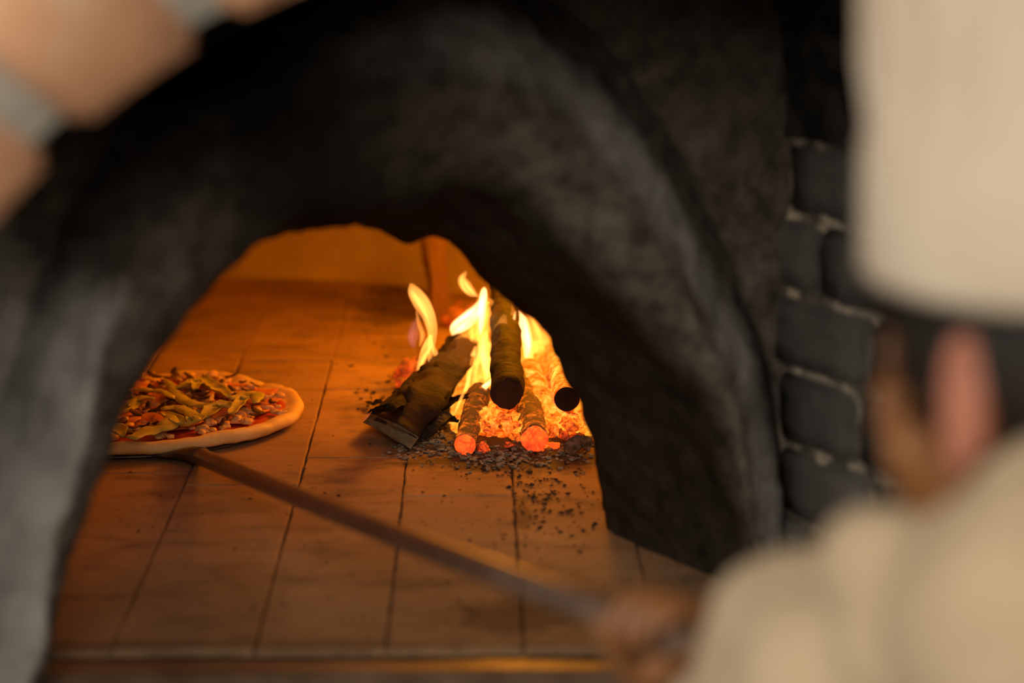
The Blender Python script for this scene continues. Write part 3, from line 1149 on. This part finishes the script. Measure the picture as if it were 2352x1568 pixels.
# upright split stick at the back and a thin one leaning on it
def plank(name, a, b_, w1, w2, th, mat, label):
    bm = bmesh.new()
    rows = []
    d = (b_ - a).normalized()
    A = V((1, 0, 0)) - d * d.x
    A.normalize()
    B = d.cross(A)
    for i in range(30):
        t = i / 29
        p = a.lerp(b_, t)
        w_ = (w1 + (w2 - w1) * t) / 2
        row = []
        for (x, y) in ((-1, -1), (-.5, -1.05), (0, -1.1), (.5, -1.05), (1, -1), (1, 0), (1, 1), (0, 1), (-1, 1), (-1, 0)):
            q = p + A * x * w_ + B * y * th / 2
            q += V((nz(q, 25, 2), nz(q, 25, 5), 0)) * 0.002 + V((nz(q, 110, 2), nz(q, 110, 5), 0)) * 0.0009
            row.append(q)
        rows.append(row)
    vs = grid(bm, rows, close=True)
    bm.faces.new(list(reversed(vs[0]))); bm.faces.new(vs[-1])
    return obj(name, bm, mat, smooth=False, label=label, cat='stick')


SY = 3.34
s0 = YP(1012, 795, SY); s0.z = 0.0
s1 = YP(1004, 520, SY)
s0.x = YP(1014, 770, SY).x
plank('split_stick', s0, s1, 0.0225, 0.0235, 0.02, M['stick'], 'tall flat split stick standing upright at the back of the fire')
plank('thin_stick', V((YP(1002, 760, SY + .03).x, SY + .03, 0.0)), YP(968, 530, SY + .05), 0.006, 0.011, 0.008, M['stick'], 'thin dark stick leaning against the upright split stick')
plank('thin_stick', V((YP(962, 640, 3.7).x, 3.72, 0.0)), YP(978, 520, 3.72), 0.01, 0.012, 0.008, M['stick'], 'bright thin stick standing behind the upright split stick')

# bed of embers
bm = bmesh.new()
bx0, bx1 = G(1085, 1000).x, G(1400, 960).x
rows = []
for i in range(60):
    row = []
    for j in range(50):
        x = bx0 - 0.03 + (bx1 - bx0 + 0.06) * j / 49
        y = 2.655 + 0.50 * i / 59
        e = max(0, 1 - ((x - (bx0 + bx1) / 2) / ((bx1 - bx0) / 2 + 0.03)) ** 4) * min(1, i / 8) * (1 if i < 50 else (59 - i) / 9)
        z = e * (0.010 + 0.014 * min(1, i / 30)) + e * (0.007 * nz((x, y, 0), 40, 2) + 0.007 * nz((x, y, 0), 100, 5))
        row.append(V((x, y, z - 0.002 * (1 - e))))
    rows.append(row)
vs = grid(bm, rows)
obj('ember_bed', bm, M['hot'], label='bed of glowing yellow and orange embers under the logs', cat='embers', kind='stuff')

# single coals
coals = []
def coal(px, py, s, mat, label, z=None, flat=0.75):
    p = G(px, py, s * flat * 0.75 if z is None else z)
    bm = bmesh.new()
    i = len(coals) + 1
    blob(bm, p, (s, s * random.uniform(.8, 1.2), s * flat), 3, 0.55, seed=i * 1.3, rot=Matrix.Rotation(random.uniform(0, 3), 3, 'Z'))
    coals.append(obj('glowing_coal', bm, mat, label=label, cat='coal', group='coals in the fire'))

CL = [
    (1110, 1028, .0068, 'dull', 'small red coal in front, right beside the striped charred log end'),
    (1160, 985, .0125, 'mid', 'crackled orange coal in front, centred under the dark round log end'),
    (1120, 985, .0095, 'mid', 'orange coal touching the right flank of the striped charred log'),
    (1190, 1000, .0085, 'mid', 'orange coal between the crackled coal and the cracked log end'),
    (1140, 955, .0110, 'hot', 'yellow coal just below and left of the round log end'),
    (1115, 950, .0090, 'hot', 'yellow coal in the gap above the striped charred log'),
    (1185, 965, .0105, 'hot', 'yellow coal directly below the right side of the round log end'),
    (1205, 975, .0080, 'hot', 'small yellow coal against the left of the cracked glowing log'),
    (1280, 990, .0105, 'mid', 'crackled orange coal to the right of the cracked glowing log end'),
    (1262, 965, .0085, 'mid', 'orange coal above the crackled one, right of the cracked log'),
    (1300, 965, .0110, 'mid', 'big orange coal under the short right log'),
    (1325, 975, .0100, 'mid', 'orange coal nearest the right jamb, mid height of the pile'),
    (1322, 950, .0090, 'hot', 'bright coal tucked below the right log next to the jamb'),
    (1278, 945, .0090, 'hot', 'bright coal between the right log and the cracked log'),
    (1305, 1002, .0085, 'dull', 'dull red coal low at the right end of the ember pile'),
    (1328, 1008, .0080, 'dull', 'dull coal lowest beside the right jamb'),
    (1252, 1020, .0055, 'mid', 'tiny coal under the lower right of the cracked log end'),
    (1272, 1022, .0050, 'rim', 'small bright orange chip lying in front, right of the cracked log'),
    (1238, 1028, .0050, 'rim', 'small glowing chip just under the cracked glowing log end'),
    (1170, 1022, .0048, 'dull', 'tiny dark coal alone on the ash between the two log ends'),
    (1222, 900, .0130, 'hot', 'large yellow coal right of the dark round log, upper pile'),
    (1245, 880, .0120, 'mid', 'orange coal behind the large yellow coal'),
    (1100, 900, .0120, 'hot', 'yellow coal left of the round log, behind the curled bark'),
    (1122, 880, .0110, 'hot', 'bright coal hugging the left side of the round log'),
    (935, 852, .0150, 'dull', 'red-orange coal at the left end of the fire, behind the split log'),
    (960, 838, .0120, 'dull', 'red coal beside the leftmost flame base'),
    (925, 880, .0090, 'dull', 'dim coal just above the torn bark of the split log'),
    (955, 880, .0100, 'mid', 'orange coal under the left flame'),
    (1050, 735, .0170, 'dull', 'red coal far back, right of the upright split stick'),
    (1070, 715, .0150, 'dull', 'farther red coal right of the upright split stick'),
    (1048, 850, .0120, 'mid', 'orange-red coal behind the top of the split log'),
    (1060, 830, .0120, 'mid', 'glowing coal below the curled bark strip'),
    (945, 592, .0220, 'dull', 'dim red coal in the deep back, left of the upright sticks'),
]
for (px, py, s, mt, lb) in CL:
    coal(px, py, s, M[mt], lb)
for o in coals:
    del o['group']
n0 = len(coals)
for i in range(34):
    qx = random.choice([random.uniform(1112, 1185), random.uniform(1108, 1190), random.uniform(1268, 1330)])
    coal(qx, random.uniform(905, 985), random.uniform(.005, .0095), random.choice([M['hot'], M['mid'], M['hot']]), 'small glowing coal packed into the ember bed behind the charred logs', z=random.uniform(.018, .028))
for o in coals[n0:]:
    o['group'] = 'small coals in the ember bed'

# ash, crumbs and charcoal bits nobody could count
def scatter(name, spots, n, smin, smax, mat, label, category, flat=0.35):
    bm = bmesh.new()
    for i in range(n):
        cx_, cy_, sx, sy = random.choice(spots)
        p = G(random.gauss(cx_, sx), random.gauss(cy_, sy), 0)
        if p.y < 1.95: continue
        s = random.uniform(smin, smax) * (0.5 + random.random())
        rot = Matrix.Rotation(random.uniform(0, 6.28), 3, 'Z') @ Matrix.Rotation(random.uniform(-.5, .5), 3, 'X')
        blob(bm, p + V((0, 0, s * flat * 0.7)), (s, s * random.uniform(.4, 1), s * flat), 1, 0.5, seed=i * .37, rot=rot)
    return obj(name, bm, mat, smooth=False, label=label, cat=category, kind='stuff')


scatter('ash_flakes', [(1000, 1035, 60, 10), (1180, 1040, 90, 16), (1320, 1035, 30, 12), (990, 1000, 25, 15), (1150, 1060, 60, 12)], 650, 0.0012, 0.0038, M['ash'], 'pale ash flakes scattered around the front of the fire', 'ash')
scatter('charcoal_crumbs', [(1150, 1070, 80, 14), (1250, 1100, 90, 40), (1230, 1150, 20, 30), (1300, 1180, 60, 50), (880, 900, 35, 30), (870, 740, 50, 50), (930, 640, 40, 40), (900, 690, 40, 30)], 520, 0.0010, 0.0032, M['crumb'], 'black charcoal crumbs strewn on the oven floor around the fire', 'charcoal')
scatter('floor_specks', [(700, 800, 200, 120), (500, 1250, 150, 120), (800, 1200, 250, 120), (1150, 1250, 150, 100)], 330, 0.0007, 0.0018, M['crumb'], 'tiny dark specks on the open tiles of the oven floor', 'crumbs')
# flames: closed volumes that glow
def flame(pts, Y, mat, label, thick=0.42, name='flame', n=40, y2=None):
    """pts: (px, py, width px)"""
    bm = bmesh.new()
    sd = pts[0][0] * 0.137
    P = cat([(p[0], p[1], p[2]) for p in pts], n)
    rows = []
    for i, q in enumerate(P):
        yy = Y + ((y2 - Y) * i / (n - 1) if y2 else 0)
        c = YP(q.x, q.y, yy)
        r = max(q.z, 0.8) / 2 / (FPX / yy)
        a = P[min(i + 1, n - 1)] - P[max(i - 1, 0)]
        d = (RT * a.x - V((0, 0, 1)) * a.y).normalized()
        A = d.cross(FW).normalized()
        B = FW
        row = []
        for j in range(40):
            t = 2 * math.pi * j / 40
            wob = 1 + 0.12 * nz((t * 1.0, i * 0.16, Y * 7 + q.x * .01), 1, 3)
            x_ = math.cos(t)
            rid = 0.30 + 1.5 * abs(nz((x_ * 2.1 + i * 0.02, i * 0.045, sd), 1, 5)) + 0.5 * abs(nz((x_ * 5 + i * 0.03, i * 0.06, sd), 1, 9))
            row.append(c + A * x_ * r * wob + B * math.sin(t) * (r * thick * rid * 1.35 + 0.0004))
        rows.append(row)
    vs = grid(bm, rows, close=True)
    bm.faces.new(list(reversed(vs[0]))); bm.faces.new(vs[-1])
    o = obj(name, bm, mat, label=label, cat='flame', group='flames of the wood fire')
    return o


FL = [
    ([(1064, 930, 3), (1072, 895, 12), (1078, 860, 12), (1084, 825, 14), (1092, 795, 5)], 2.84, 'fl_yellow', 'wavering yellow strand just right of the split log tip', .5),
    ([(1088, 920, 4), (1090, 885, 14), (1092, 850, 12), (1098, 815, 16), (1102, 785, 5)], 2.83, 'fl_yellow', 'middle yellow strand between the split log and the round log', .45),
    ([(1112, 890, 3), (1116, 860, 12), (1110, 830, 12), (1108, 800, 14), (1110, 770, 5)], 2.82, 'fl_yellow', 'wavy yellow strand closest to the left side of the round log', .5),
    ([(1000, 870, 8), (1020, 850, 26), (1045, 822, 34), (1068, 800, 30), (1085, 780, 8)], 2.93, 'fl_orange', 'salmon flame veil along the back of the split log', .3),
    ([(1090, 800, 10), (1098, 770, 50), (1104, 740, 56), (1110, 710, 44), (1114, 690, 12)], 2.93, 'fl_orange', 'wide orange glow of flame behind the white core', .35),
    ([(1212, 900, 6), (1214, 860, 18), (1216, 820, 22), (1214, 790, 10)], 2.86, 'fl_yellow', 'yellow flame hugging the right flank of the round log', .5),
    ([(1128, 800, 4), (1140, 770, 22), (1152, 745, 26), (1160, 722, 10)], 2.80, 'fl_sheet', 'thin glowing smoke of flame over the top of the round log', .4),
    ([(985, 850, 4), (988, 815, 12), (992, 785, 18), (992, 755, 26), (984, 725, 34), (968, 695, 40), (952, 672, 34), (944, 656, 16), (940, 653, 3)], 2.84, 'fl_yellow', 'tall curved yellow flame at the left end of the fire', .30),
    ([(960, 870, 3), (962, 850, 12), (972, 820, 20), (984, 790, 22), (990, 768, 8)], 2.83, 'fl_yellow', 'short bright flame strand feeding the tall left flame from below', .42),
    ([(1012, 862, 3), (1010, 840, 12), (1000, 810, 12), (992, 790, 8), (990, 778, 2)], 2.82, 'fl_yellow', 'small forked flame tongue between the left flame and the bark strip', .42),
    ([(964, 795, 4), (970, 770, 12), (963, 745, 10), (958, 722, 6), (956, 712, 2)], 2.85, 'fl_yellow', 'thin pointed flame just left of the tall left flame', .30),
    ([(950, 800, 8), (948, 775, 26), (952, 750, 22), (958, 730, 6)], 2.86, 'fl_violet', 'pale violet flame edge at the far left of the fire', .6),
    ([(922, 900, 2), (935, 885, 14), (955, 868, 10), (965, 858, 3)], 2.80, 'fl_yellow', 'low flame licking the top edge of the split log', .42),
    ([(990, 880, 10), (1005, 850, 40), (1020, 820, 40), (1030, 795, 14)], 2.88, 'fl_violet', 'faint violet flame veil behind the bark strip', .5),
    ([(1096, 900, 6), (1108, 860, 24), (1110, 820, 28), (1108, 780, 30), (1108, 740, 34), (1108, 705, 34), (1110, 678, 26), (1110, 660, 8)], 2.86, 'fl_orange', 'tall main orange flame rising left of the dark round log', .45),
    ([(1104, 770, 3), (1105, 745, 14), (1107, 715, 17), (1110, 685, 18), (1112, 666, 12), (1112, 659, 3)], 2.845, 'fl_white', 'white-hot core at the top of the main flame', .6),
    ([(1038, 770, 4), (1046, 756, 30), (1062, 742, 36), (1080, 728, 36), (1094, 712, 28), (1104, 695, 16), (1108, 682, 4)], 2.87, 'fl_white', 'white-hot wing of flame spreading left from the main flame', .30),
    ([(1030, 830, 10), (1048, 805, 42), (1070, 785, 52), (1092, 765, 42), (1104, 740, 12)], 2.89, 'fl_orange', 'soft orange flame veil below the white wing', .22),
    ([(1062, 915, 3), (1072, 880, 10), (1080, 845, 9), (1088, 815, 10), (1098, 790, 4)], 2.80, 'fl_orange', 'slender orange flame strand rising beside the split log', .5),
    ([(1098, 925, 2), (1100, 890, 9), (1098, 850, 9), (1102, 820, 5)], 2.80, 'fl_orange', 'slim upright flame strand in front of the main flame', .5),
    ([(1042, 955, 2), (1050, 935, 8), (1062, 908, 8), (1074, 880, 5), (1078, 862, 2)], 2.70, 'fl_yellow', 'narrow bright flame passing in front of the curled bark', .6),
    ([(1094, 905, 4), (1108, 893, 14), (1122, 880, 12), (1128, 870, 5)], 2.74, 'fl_white', 'short white flame slanting against the round log', .6),
    ([(1120, 900, 6), (1124, 860, 18), (1118, 820, 30), (1114, 785, 26), (1116, 760, 6)], 2.88, 'fl_yellow', 'broad yellow flame wrapping the left flank of the round log', .35),
    ([(1098, 680, 4), (1084, 672, 20), (1068, 655, 26), (1062, 640, 20), (1068, 628, 8), (1072, 622, 2)], 2.90, 'fl_yellow', 'small curled flame above the wing, up by the arch edge', .32),
    ([(1112, 700, 4), (1122, 690, 14), (1134, 700, 12), (1142, 715, 3)], 2.90, 'fl_orange', 'faint flame fringe right of the main flame top', .4),
    ([(1176, 760, 3), (1174, 745, 8), (1178, 725, 12), (1178, 708, 8), (1176, 696, 2)], 2.84, 'fl_orange', 'small flame on top of the round log', .5),
    ([(1176, 764, 2), (1178, 748, 7), (1181, 730, 6), (1184, 715, 2)], 2.83, 'fl_white', 'tiny white tongue within the small flame on the round log', .8),
    ([(1208, 830, 6), (1212, 790, 22), (1206, 760, 24), (1200, 735, 22), (1194, 712, 6)], 2.92, 'fl_white', 'bright flame right of the round log, under the arch edge', .45),
    ([(1215, 890, 10), (1232, 850, 60), (1242, 810, 80), (1240, 775, 76), (1226, 740, 46), (1212, 716, 10)], 3.00, 'fl_sheet', 'broad yellow sheet of flame filling the right of the fire', .55),
    ([(1222, 870, 6), (1240, 835, 40), (1262, 815, 36), (1284, 812, 10)], 2.98, 'fl_orange', 'second sheet of flame low beside the jamb', .4),
    ([(1268, 905, 3), (1268, 880, 9), (1276, 855, 11), (1286, 838, 8), (1292, 828, 3)], 2.66, 'fl_orange', 'pale flame rising in front of the short right log', .7),
    ([(1330, 950, 3), (1305, 952, 7), (1282, 942, 8), (1270, 920, 7), (1267, 900, 3)], 2.59, 'fl_violet', 'thin pinkish flame curling under the short right log', .9),
    ([(1212, 965, 2), (1206, 985, 8), (1202, 968, 10), (1204, 950, 2)], 2.68, 'fl_violet', 'low violet flame between the charred logs', .6),
    ([(832, 970, 2), (840, 962, 8), (855, 950, 8), (868, 942, 3)], 2.72, 'fl_violet', 'faint violet flame at the outer corner of the split log', .5),
]
for it in FL:
    o = flame(it[0], it[1], M[it[2]], it[3], it[4])

# ================================================================== THE COOK
Hc = D(2432, 800, 1.2)
fa = R(90 + 40)                    # heading
hf = V((math.cos(fa), math.sin(fa), -0.06)).normalized()
hs = V((0, 0, 1)).cross(hf).normalized()       # the cook's left
hu = hf.cross(hs).normalized()


def hp(f, s, z):
    return Hc + hf * f + hs * s + hu * z


HR = Matrix((hf, hs, hu)).transposed()
bmb = bmesh.new()
blob(bmb, hp(0, 0, 0.0), (0.094, 0.074, 0.090), 3, rot=HR)
blob(bmb, hp(0.034, 0, -0.058), (0.060, 0.056, 0.062), 3, rot=HR)
blob(bmb, hp(0.070, 0, -0.095), (0.024, 0.026, 0.020), 3, rot=HR)
blob(bmb, hp(0.052, 0.038, -0.050), (0.026, 0.022, 0.026), 3, rot=HR)
blob(bmb, hp(0.052, -0.038, -0.050), (0.026, 0.022, 0.026), 3, rot=HR)
tube(bmb, cat([hp(0.082, 0, 0.0), hp(0.098, 0, -0.025), hp(0.108, 0, -0.042), hp(0.094, 0, -0.05)], 8), [0.010, 0.010, 0.011, 0.013, 0.014, 0.015, 0.014, 0.010], 12)
tube(bmb, [hp(0.08, 0.03, 0.018), hp(0.09, 0, 0.016), hp(0.08, -0.03, 0.018)], [0.01, 0.011, 0.01], 10)
blob(bmb, hp(0.085, 0, -0.068), (0.013, 0.024, 0.010), 2, rot=HR)
NB = hp(-0.03, 0, -0.16)           # neck base
tube(bmb, cat([hp(-0.015, 0, -0.04), hp(-0.022, 0, -0.09), NB, NB + V((0.02, -0.02, -0.05))], 10), [0.060, 0.058, 0.056, 0.055, 0.055, 0.056, 0.058, 0.062, 0.07, 0.075], 24)
# trunk
TD = V((-0.55, 0.83, 0)).normalized()
TL = V((0, 0, 1)).cross(TD)
Cn = NB + V((0.02, -0.03, -0.07))
Chest = Cn + V((0.03, -0.05, -0.12)); Waist = Cn + V((0.10, -0.13, -0.36)); Hip = Cn + V((0.14, -0.20, -0.50))
TR = Matrix((TD, TL, V((0, 0, 1)))).transposed()
for c, r in ((Cn, (0.07, 0.12, 0.06)), (Chest, (0.105, 0.16, 0.14)), (Chest.lerp(Waist, .5), (0.10, 0.15, 0.16)), (Waist, (0.10, 0.145, 0.14)), (Hip, (0.11, 0.16, 0.13))):
    blob(bmb, c, r, 3, rot=TR)
SH = D(2410, 1450, 1.06)
EL = D(1925, 1470, 1.19)
HG = H1 + hd * 0.052               # grip centre on the handle
WR = D(1635, 1560, 1.375)
tube(bmb, [Cn + TL * 0.03, SH, SH.lerp(EL, .5), EL], [0.05, 0.042, 0.034, 0.033], 20)
tube(bmb, [SH, SH.lerp(EL, .5), EL, EL.lerp(WR, .4), WR], [0.042, 0.034, 0.033, 0.033, 0.025], 20)
# left hand closing on the handle
side = (WR - HG) - hd * (WR - HG).dot(hd)
side.normalize()
upv = hd.cross(side).normalized()
if upv.z < 0: upv = -upv


def fist(bm, HG, WR, hd, side, upv, sgn):
    tube(bm, [WR, WR.lerp(HG + side * 0.045, .5), HG + side * 0.042 + upv * 0.012], [(0.026, 0.021), (0.030, 0.022), (0.036, 0.018)], 20, ref=upv)
    blob(bm, HG + side * 0.034 + upv * 0.012, (0.030, 0.036, 0.018), 3, rot=Matrix((side, hd, upv)).transposed())
    for i, off in enumerate((-0.031, -0.0105, 0.010, 0.029)):
        ln = (0.95, 1.0, 0.96, 0.82)[i]
        rr_ = (0.0088, 0.0092, 0.0088, 0.0078)[i]
        R0 = 0.0095 + rr_ + 0.0005
        c = HG + hd * off * 1.0
        pts = [c + side * 0.030 + upv * 0.018, c + side * 0.012 + upv * (R0 + 0.010)]
        for dg in (78, 110, 145, 180, 215, 250 * ln):
            t = R(dg)
            pts.append(c + side * math.cos(t) * R0 + upv * math.sin(t) * R0)
        P = cat(pts, 20)
        tube(bm, P, [rr_ * (1.12 if q in (5, 12) else 1.0) * (1 - 0.22 * q / 19) for q in range(20)], 12, ref=hd)
        blob(bm, P[-1], rr_ * 0.78, 2)
        blob(bm, P[0].lerp(P[4], .5), rr_ * 1.15, 2)
    base = HG + side * 0.030 - hd * 0.030 * sgn + upv * 0.002
    P = cat([base, base - upv * 0.016 - hd * 0.018 * sgn, HG - hd * 0.040 * sgn - upv * 0.019 + side * 0.006, HG - hd * 0.034 * sgn - upv * 0.0195 - side * 0.012], 14)
    tube(bm, P, [0.0125 - 0.0035 * q / 13 for q in range(14)], 12)
    blob(bm, P[-1], 0.0092, 2)


fist(bmb, HG, WR, hd, side, upv, 1)
# right arm, relaxed beside the body
SR = Cn - TL * 0.17 - V((0, 0, 0.03)); ER = SR + V((0.12, -0.04, -0.27)); WRR = ER + V((0.02, 0.17, -0.16))
tube(bmb, [Cn, SR, SR.lerp(ER, .5), ER], [0.05, 0.042, 0.038, 0.034], 20)
tube(bmb, [ER, ER.lerp(WRR, .4), WRR], [0.034, 0.034, 0.026], 20)
fd = (WRR - ER).normalized()
blob(bmb, WRR + fd * 0.05, (0.036, 0.018, 0.045), 3, rot=fd.to_track_quat('Z', 'Y').to_matrix())
fa_, fb_ = frame_for(fd)
for i, off in enumerate((-0.027, -0.009, 0.009, 0.026)):
    c = WRR + fd * 0.085 + fa_ * off
    l_ = (0.07, 0.08, 0.074, 0.058)[i]
    tube(bmb, cat([c - fd * .01, c + fd * l_ * .45 - fb_ * 0.006, c + fd * l_ * .8 - fb_ * 0.02, c + fd * l_ * .9 - fb_ * .034], 12), [0.0092 - 0.0002 * q for q in range(12)], 12)
tube(bmb, cat([WRR + fd * 0.02 - fa_ * 0.02, WRR + fd * 0.05 - fa_ * 0.042, WRR + fd * 0.08 - fa_ * .05], 8), [0.012 - 0.0004 * q for q in range(8)], 12)
# legs
GZ = -1.05
for s in (1, -1):
    hipp = Hip + TL * 0.085 * s - V((0, 0, 0.04))
    ank = V((hipp.x + 0.0 - TD.x * .02, hipp.y + 0.02 * s, GZ + 0.09))
    kn = hipp.lerp(ank, .5) + TD * 0.03
    tube(bmb, [hipp, hipp.lerp(kn, .6), kn, kn.lerp(ank, .35), ank], [0.085, 0.068, 0.052, 0.052, 0.034], 20)
    tube(bmb, [ank - TD * .03 - V((0, 0, .03)), ank + TD * 0.05 - V((0, 0, .045)), ank + TD * .15 - V((0, 0, .065))], [0.03, 0.034, 0.022], 16)


def remesh(o, vs, smooth=4, disp=None):
    r = o.modifiers.new('remesh', 'REMESH')
    r.mode = 'VOXEL'
    r.voxel_size = vs
    r.use_smooth_shade = True
    s = o.modifiers.new('smooth', 'SMOOTH')
    s.iterations = smooth
    s.factor = 0.5
    if disp:
        for (strength, scale) in disp:
            t = bpy.data.textures.new('folds', 'CLOUDS')
            t.noise_scale = scale
            d = o.modifiers.new('folds', 'DISPLACE')
            d.texture = t
            d.strength = strength
            d.mid_level = 0.5


cook = empty('person', (Hip.x, Hip.y, GZ), label='cook in a tall white hat and white jacket, seen from behind, holding the peel', cat='person')
body = obj('body', bmb, M['skin'], parent=cook, fix=False)
remesh(body, 0.0036, 3)
# ears, eyes, lips
for s in (1, -1):
    bm = bmesh.new()
    ctr = hp(-0.004, 0.077 * s, -0.016)
    ax, az = hf * 0.9 + hs * s * 0.35, hu
    ax = (ax - az * ax.dot(az)).normalized()
    an = az.cross(ax).normalized() * s
    P = []
    for q in range(20):
        t = q / 19 * 1.7 * math.pi - 0.25 * math.pi
        P.append(ctr - ax * (math.sin(t) * 0.0 + 0.008 * math.cos(t)) + az * 0.031 * math.sin(t) + an * 0.004)
    tube(bm, P, [0.0045] * 20, 10)
    blob(bm, ctr + an * 0.002, (0.010, 0.0045, 0.029), 3, rot=Matrix((ax, an, az)).transposed())
    blob(bm, ctr - az * 0.028 + ax * 0.004, (0.009, 0.005, 0.010), 2, rot=Matrix((ax, an, az)).transposed())
    o = obj('ear', bm, M['ear'], parent=cook)
    remesh(o, 0.0018, 2)
    bm = bmesh.new()
    blob(bm, hp(0.0735, 0.029 * s, -0.004), 0.0115, 3)
    e = obj('eye', bm, M['eye'], parent=cook)
    bm = bmesh.new()
    blob(bm, hp(0.083, 0.030 * s, -0.005), (0.0035, 0.0055, 0.0055), 2, rot=HR)
    obj('iris', bm, M['iris'], parent=e)
bm = bmesh.new()
tube(bm, cat([hp(0.088, 0.024, -0.068), hp(0.098, 0.01, -0.066), hp(0.100, 0, -0.067), hp(0.098, -0.01, -0.066), hp(0.088, -0.024, -0.068)], 14), [0.003 + 0.003 * math.sin(math.pi * q / 13) for q in range(14)], 10)
obj('mouth', bm, M['lip'], parent=cook)
# hair
bm = bmesh.new()
tmp = bmesh.new()
bmesh.ops.create_icosphere(tmp, subdivisions=5, radius=1)
dl = []
for v in tmp.verts:
    d = v.co
    v.co = V((d.x * 0.1, d.y * 0.081, d.z * 0.096))
for f in tmp.faces:
    c = f.calc_center_median()
    keep = c.z > 0.012
    if c.x < 0.045: keep = keep or c.z > -0.012
    if c.x < -0.022: keep = keep or c.z > -0.040
    if 0.012 < c.x < 0.034 and abs(c.y) > 0.04: keep = keep or c.z > -0.03
    if not keep: dl.append(f)
bmesh.ops.delete(tmp, geom=dl, context='FACES')
for v in tmp.verts:
    v.co = Hc + HR @ (v.co * (1 + 0.02 * nz(v.co, 60, 3)))
join(bm, tmp)
bmesh.ops.solidify(bm, geom=bm.faces[:], thickness=0.005)
obj('hair', bm, M['hair'], parent=cook)
# hat
hx = V((0.0, -0.02, 1.0)).normalized()
ha, hb = frame_for(hx, V((0, 1, 0)))
HB = hp(-0.004, 0, 0.041)
bm = bmesh.new()
rows = []
for (z, r) in ((0.004, 0.086), (-0.004, 0.093), (-0.006, 0.097), (0.0, 0.0995), (0.03, 0.1005), (0.062, 0.1005), (0.066, 0.0985), (0.1, 0.0995), (0.16, 0.101), (0.22, 0.104), (0.26, 0.107), (0.285, 0.102), (0.292, 0.086), (0.285, 0.05), (0.28, 0.0)):
    row = []
    for j in range(144):
        t = 2 * math.pi * j / 144
        pl = 0.0022 * math.sin(18 * t) + 0.003 * math.sin(5 * t + z * 9)
        pl *= 1 if z > 0.07 else 0.12
        rr_ = r + pl * (r / 0.1)
        row.append(HB + hx * z + ha * math.cos(t) * rr_ * 1.0 + hb * math.sin(t) * rr_ * 1.0)
    rows.append(row)
grid(bm, rows, close=True)
bmesh.ops.remove_doubles(bm, verts=bm.verts[:], dist=0.0002)
obj('hat', bm, M['hat'], parent=cook)
# jacket
bm = bmesh.new()
for c, r in ((Cn + V((0, 0, -0.02)), (0.088, 0.145, 0.06)), (Chest, (0.13, 0.185, 0.15)), (Chest.lerp(Waist, .5), (0.128, 0.175, 0.17)), (Waist, (0.13, 0.17, 0.15)), (Hip, (0.14, 0.19, 0.14))):
    blob(bm, c, r, 3, rot=TR)
tube(bm, [NB + V((0, 0, 0.004)), NB + V((0.015, -0.015, -0.03)), NB + V((0.025, -0.03, -0.08))], [0.060, 0.068, 0.085], 28)
S1 = D(2095, 1490, 1.12); S2 = D(1815, 1462, 1.235)
tube(bm, [Cn + TL * 0.06 - V((0, 0, .03)), D(2300, 1375, 1.08), S1], [0.07, 0.066, 0.050], 24)
tube(bm, [Cn, SH, SH.lerp(EL, .5), EL], [0.095, 0.070, 0.0475, 0.037], 24)
blob(bm, SH, 0.072, 3)
blob(bm, SR, 0.085, 3)
blob(bm, D(2048, 1335, 1.13), 0.036, 3)
tube(bm, [D(2235, 1285, 1.12), D(2352, 1180, 1.12), D(2480, 1110, 1.13)], [0.028, 0.030, 0.03], 16)
blob(bm, D(1935, 1560, 1.18), 0.052, 3)
blob(bm, S2, 0.041, 3)
tube(bm, [EL, S2.lerp(EL, .3), D(1780, 1545, 1.29), D(1715, 1645, 1.34)], [0.045, 0.044, 0.044, 0.037], 24)
tube(bm, [D(1715, 1645, 1.34), WR.lerp(EL, .08)], [0.037, 0.032], 24)
tube(bm, [SR, SR.lerp(ER, .5), ER], [0.075, 0.062, 0.058], 24)
tube(bm, [ER, ER.lerp(WRR, .5), ER.lerp(WRR, .93)], [0.058, 0.052, 0.042], 24)
jk = obj('jacket', bm, M['jacket'], parent=cook, fix=False)
remesh(jk, 0.006, 5, [(0.014, 0.06), (0.0035, 0.02)])
bm = bmesh.new()
for s in (1, -1):
    hipp = Hip + TL * 0.085 * s - V((0, 0, 0.04))
    ank = V((hipp.x - TD.x * .02, hipp.y + 0.02 * s, GZ + 0.09))
    kn = hipp.lerp(ank, .5) + TD * 0.03
    tube(bm, [hipp + V((0, 0, .05)), hipp.lerp(kn, .6), kn, kn.lerp(ank, .35), ank - V((0, 0, .02))], [0.115, 0.095, 0.078, 0.074, 0.066], 24)
blob(bm, Hip - V((0, 0, .03)), (0.125, 0.175, 0.12), 3, rot=TR)
tr = obj('trousers', bm, M['trousers'], parent=cook, fix=False)
remesh(tr, 0.008, 4, [(0.01, 0.06)])
for s in (1, -1):
    hipp = Hip + TL * 0.085 * s
    c = V((hipp.x - TD.x * .02, hipp.y + 0.02 * s, GZ))
    bm = bmesh.new()
    tube(bm, [c - TD * .06 + V((0, 0, .045)), c + V((0, 0, .05)), c + TD * .08 + V((0, 0, .042)), c + TD * .19 + V((0, 0, .032))], [(0.038, 0.044), (0.044, 0.05), (0.05, 0.042), (0.032, 0.026)], 22)
    for v in bm.verts:
        v.co.z = max(v.co.z, GZ + 0.001)
    obj('shoe', bm, M['shoe'], parent=cook)
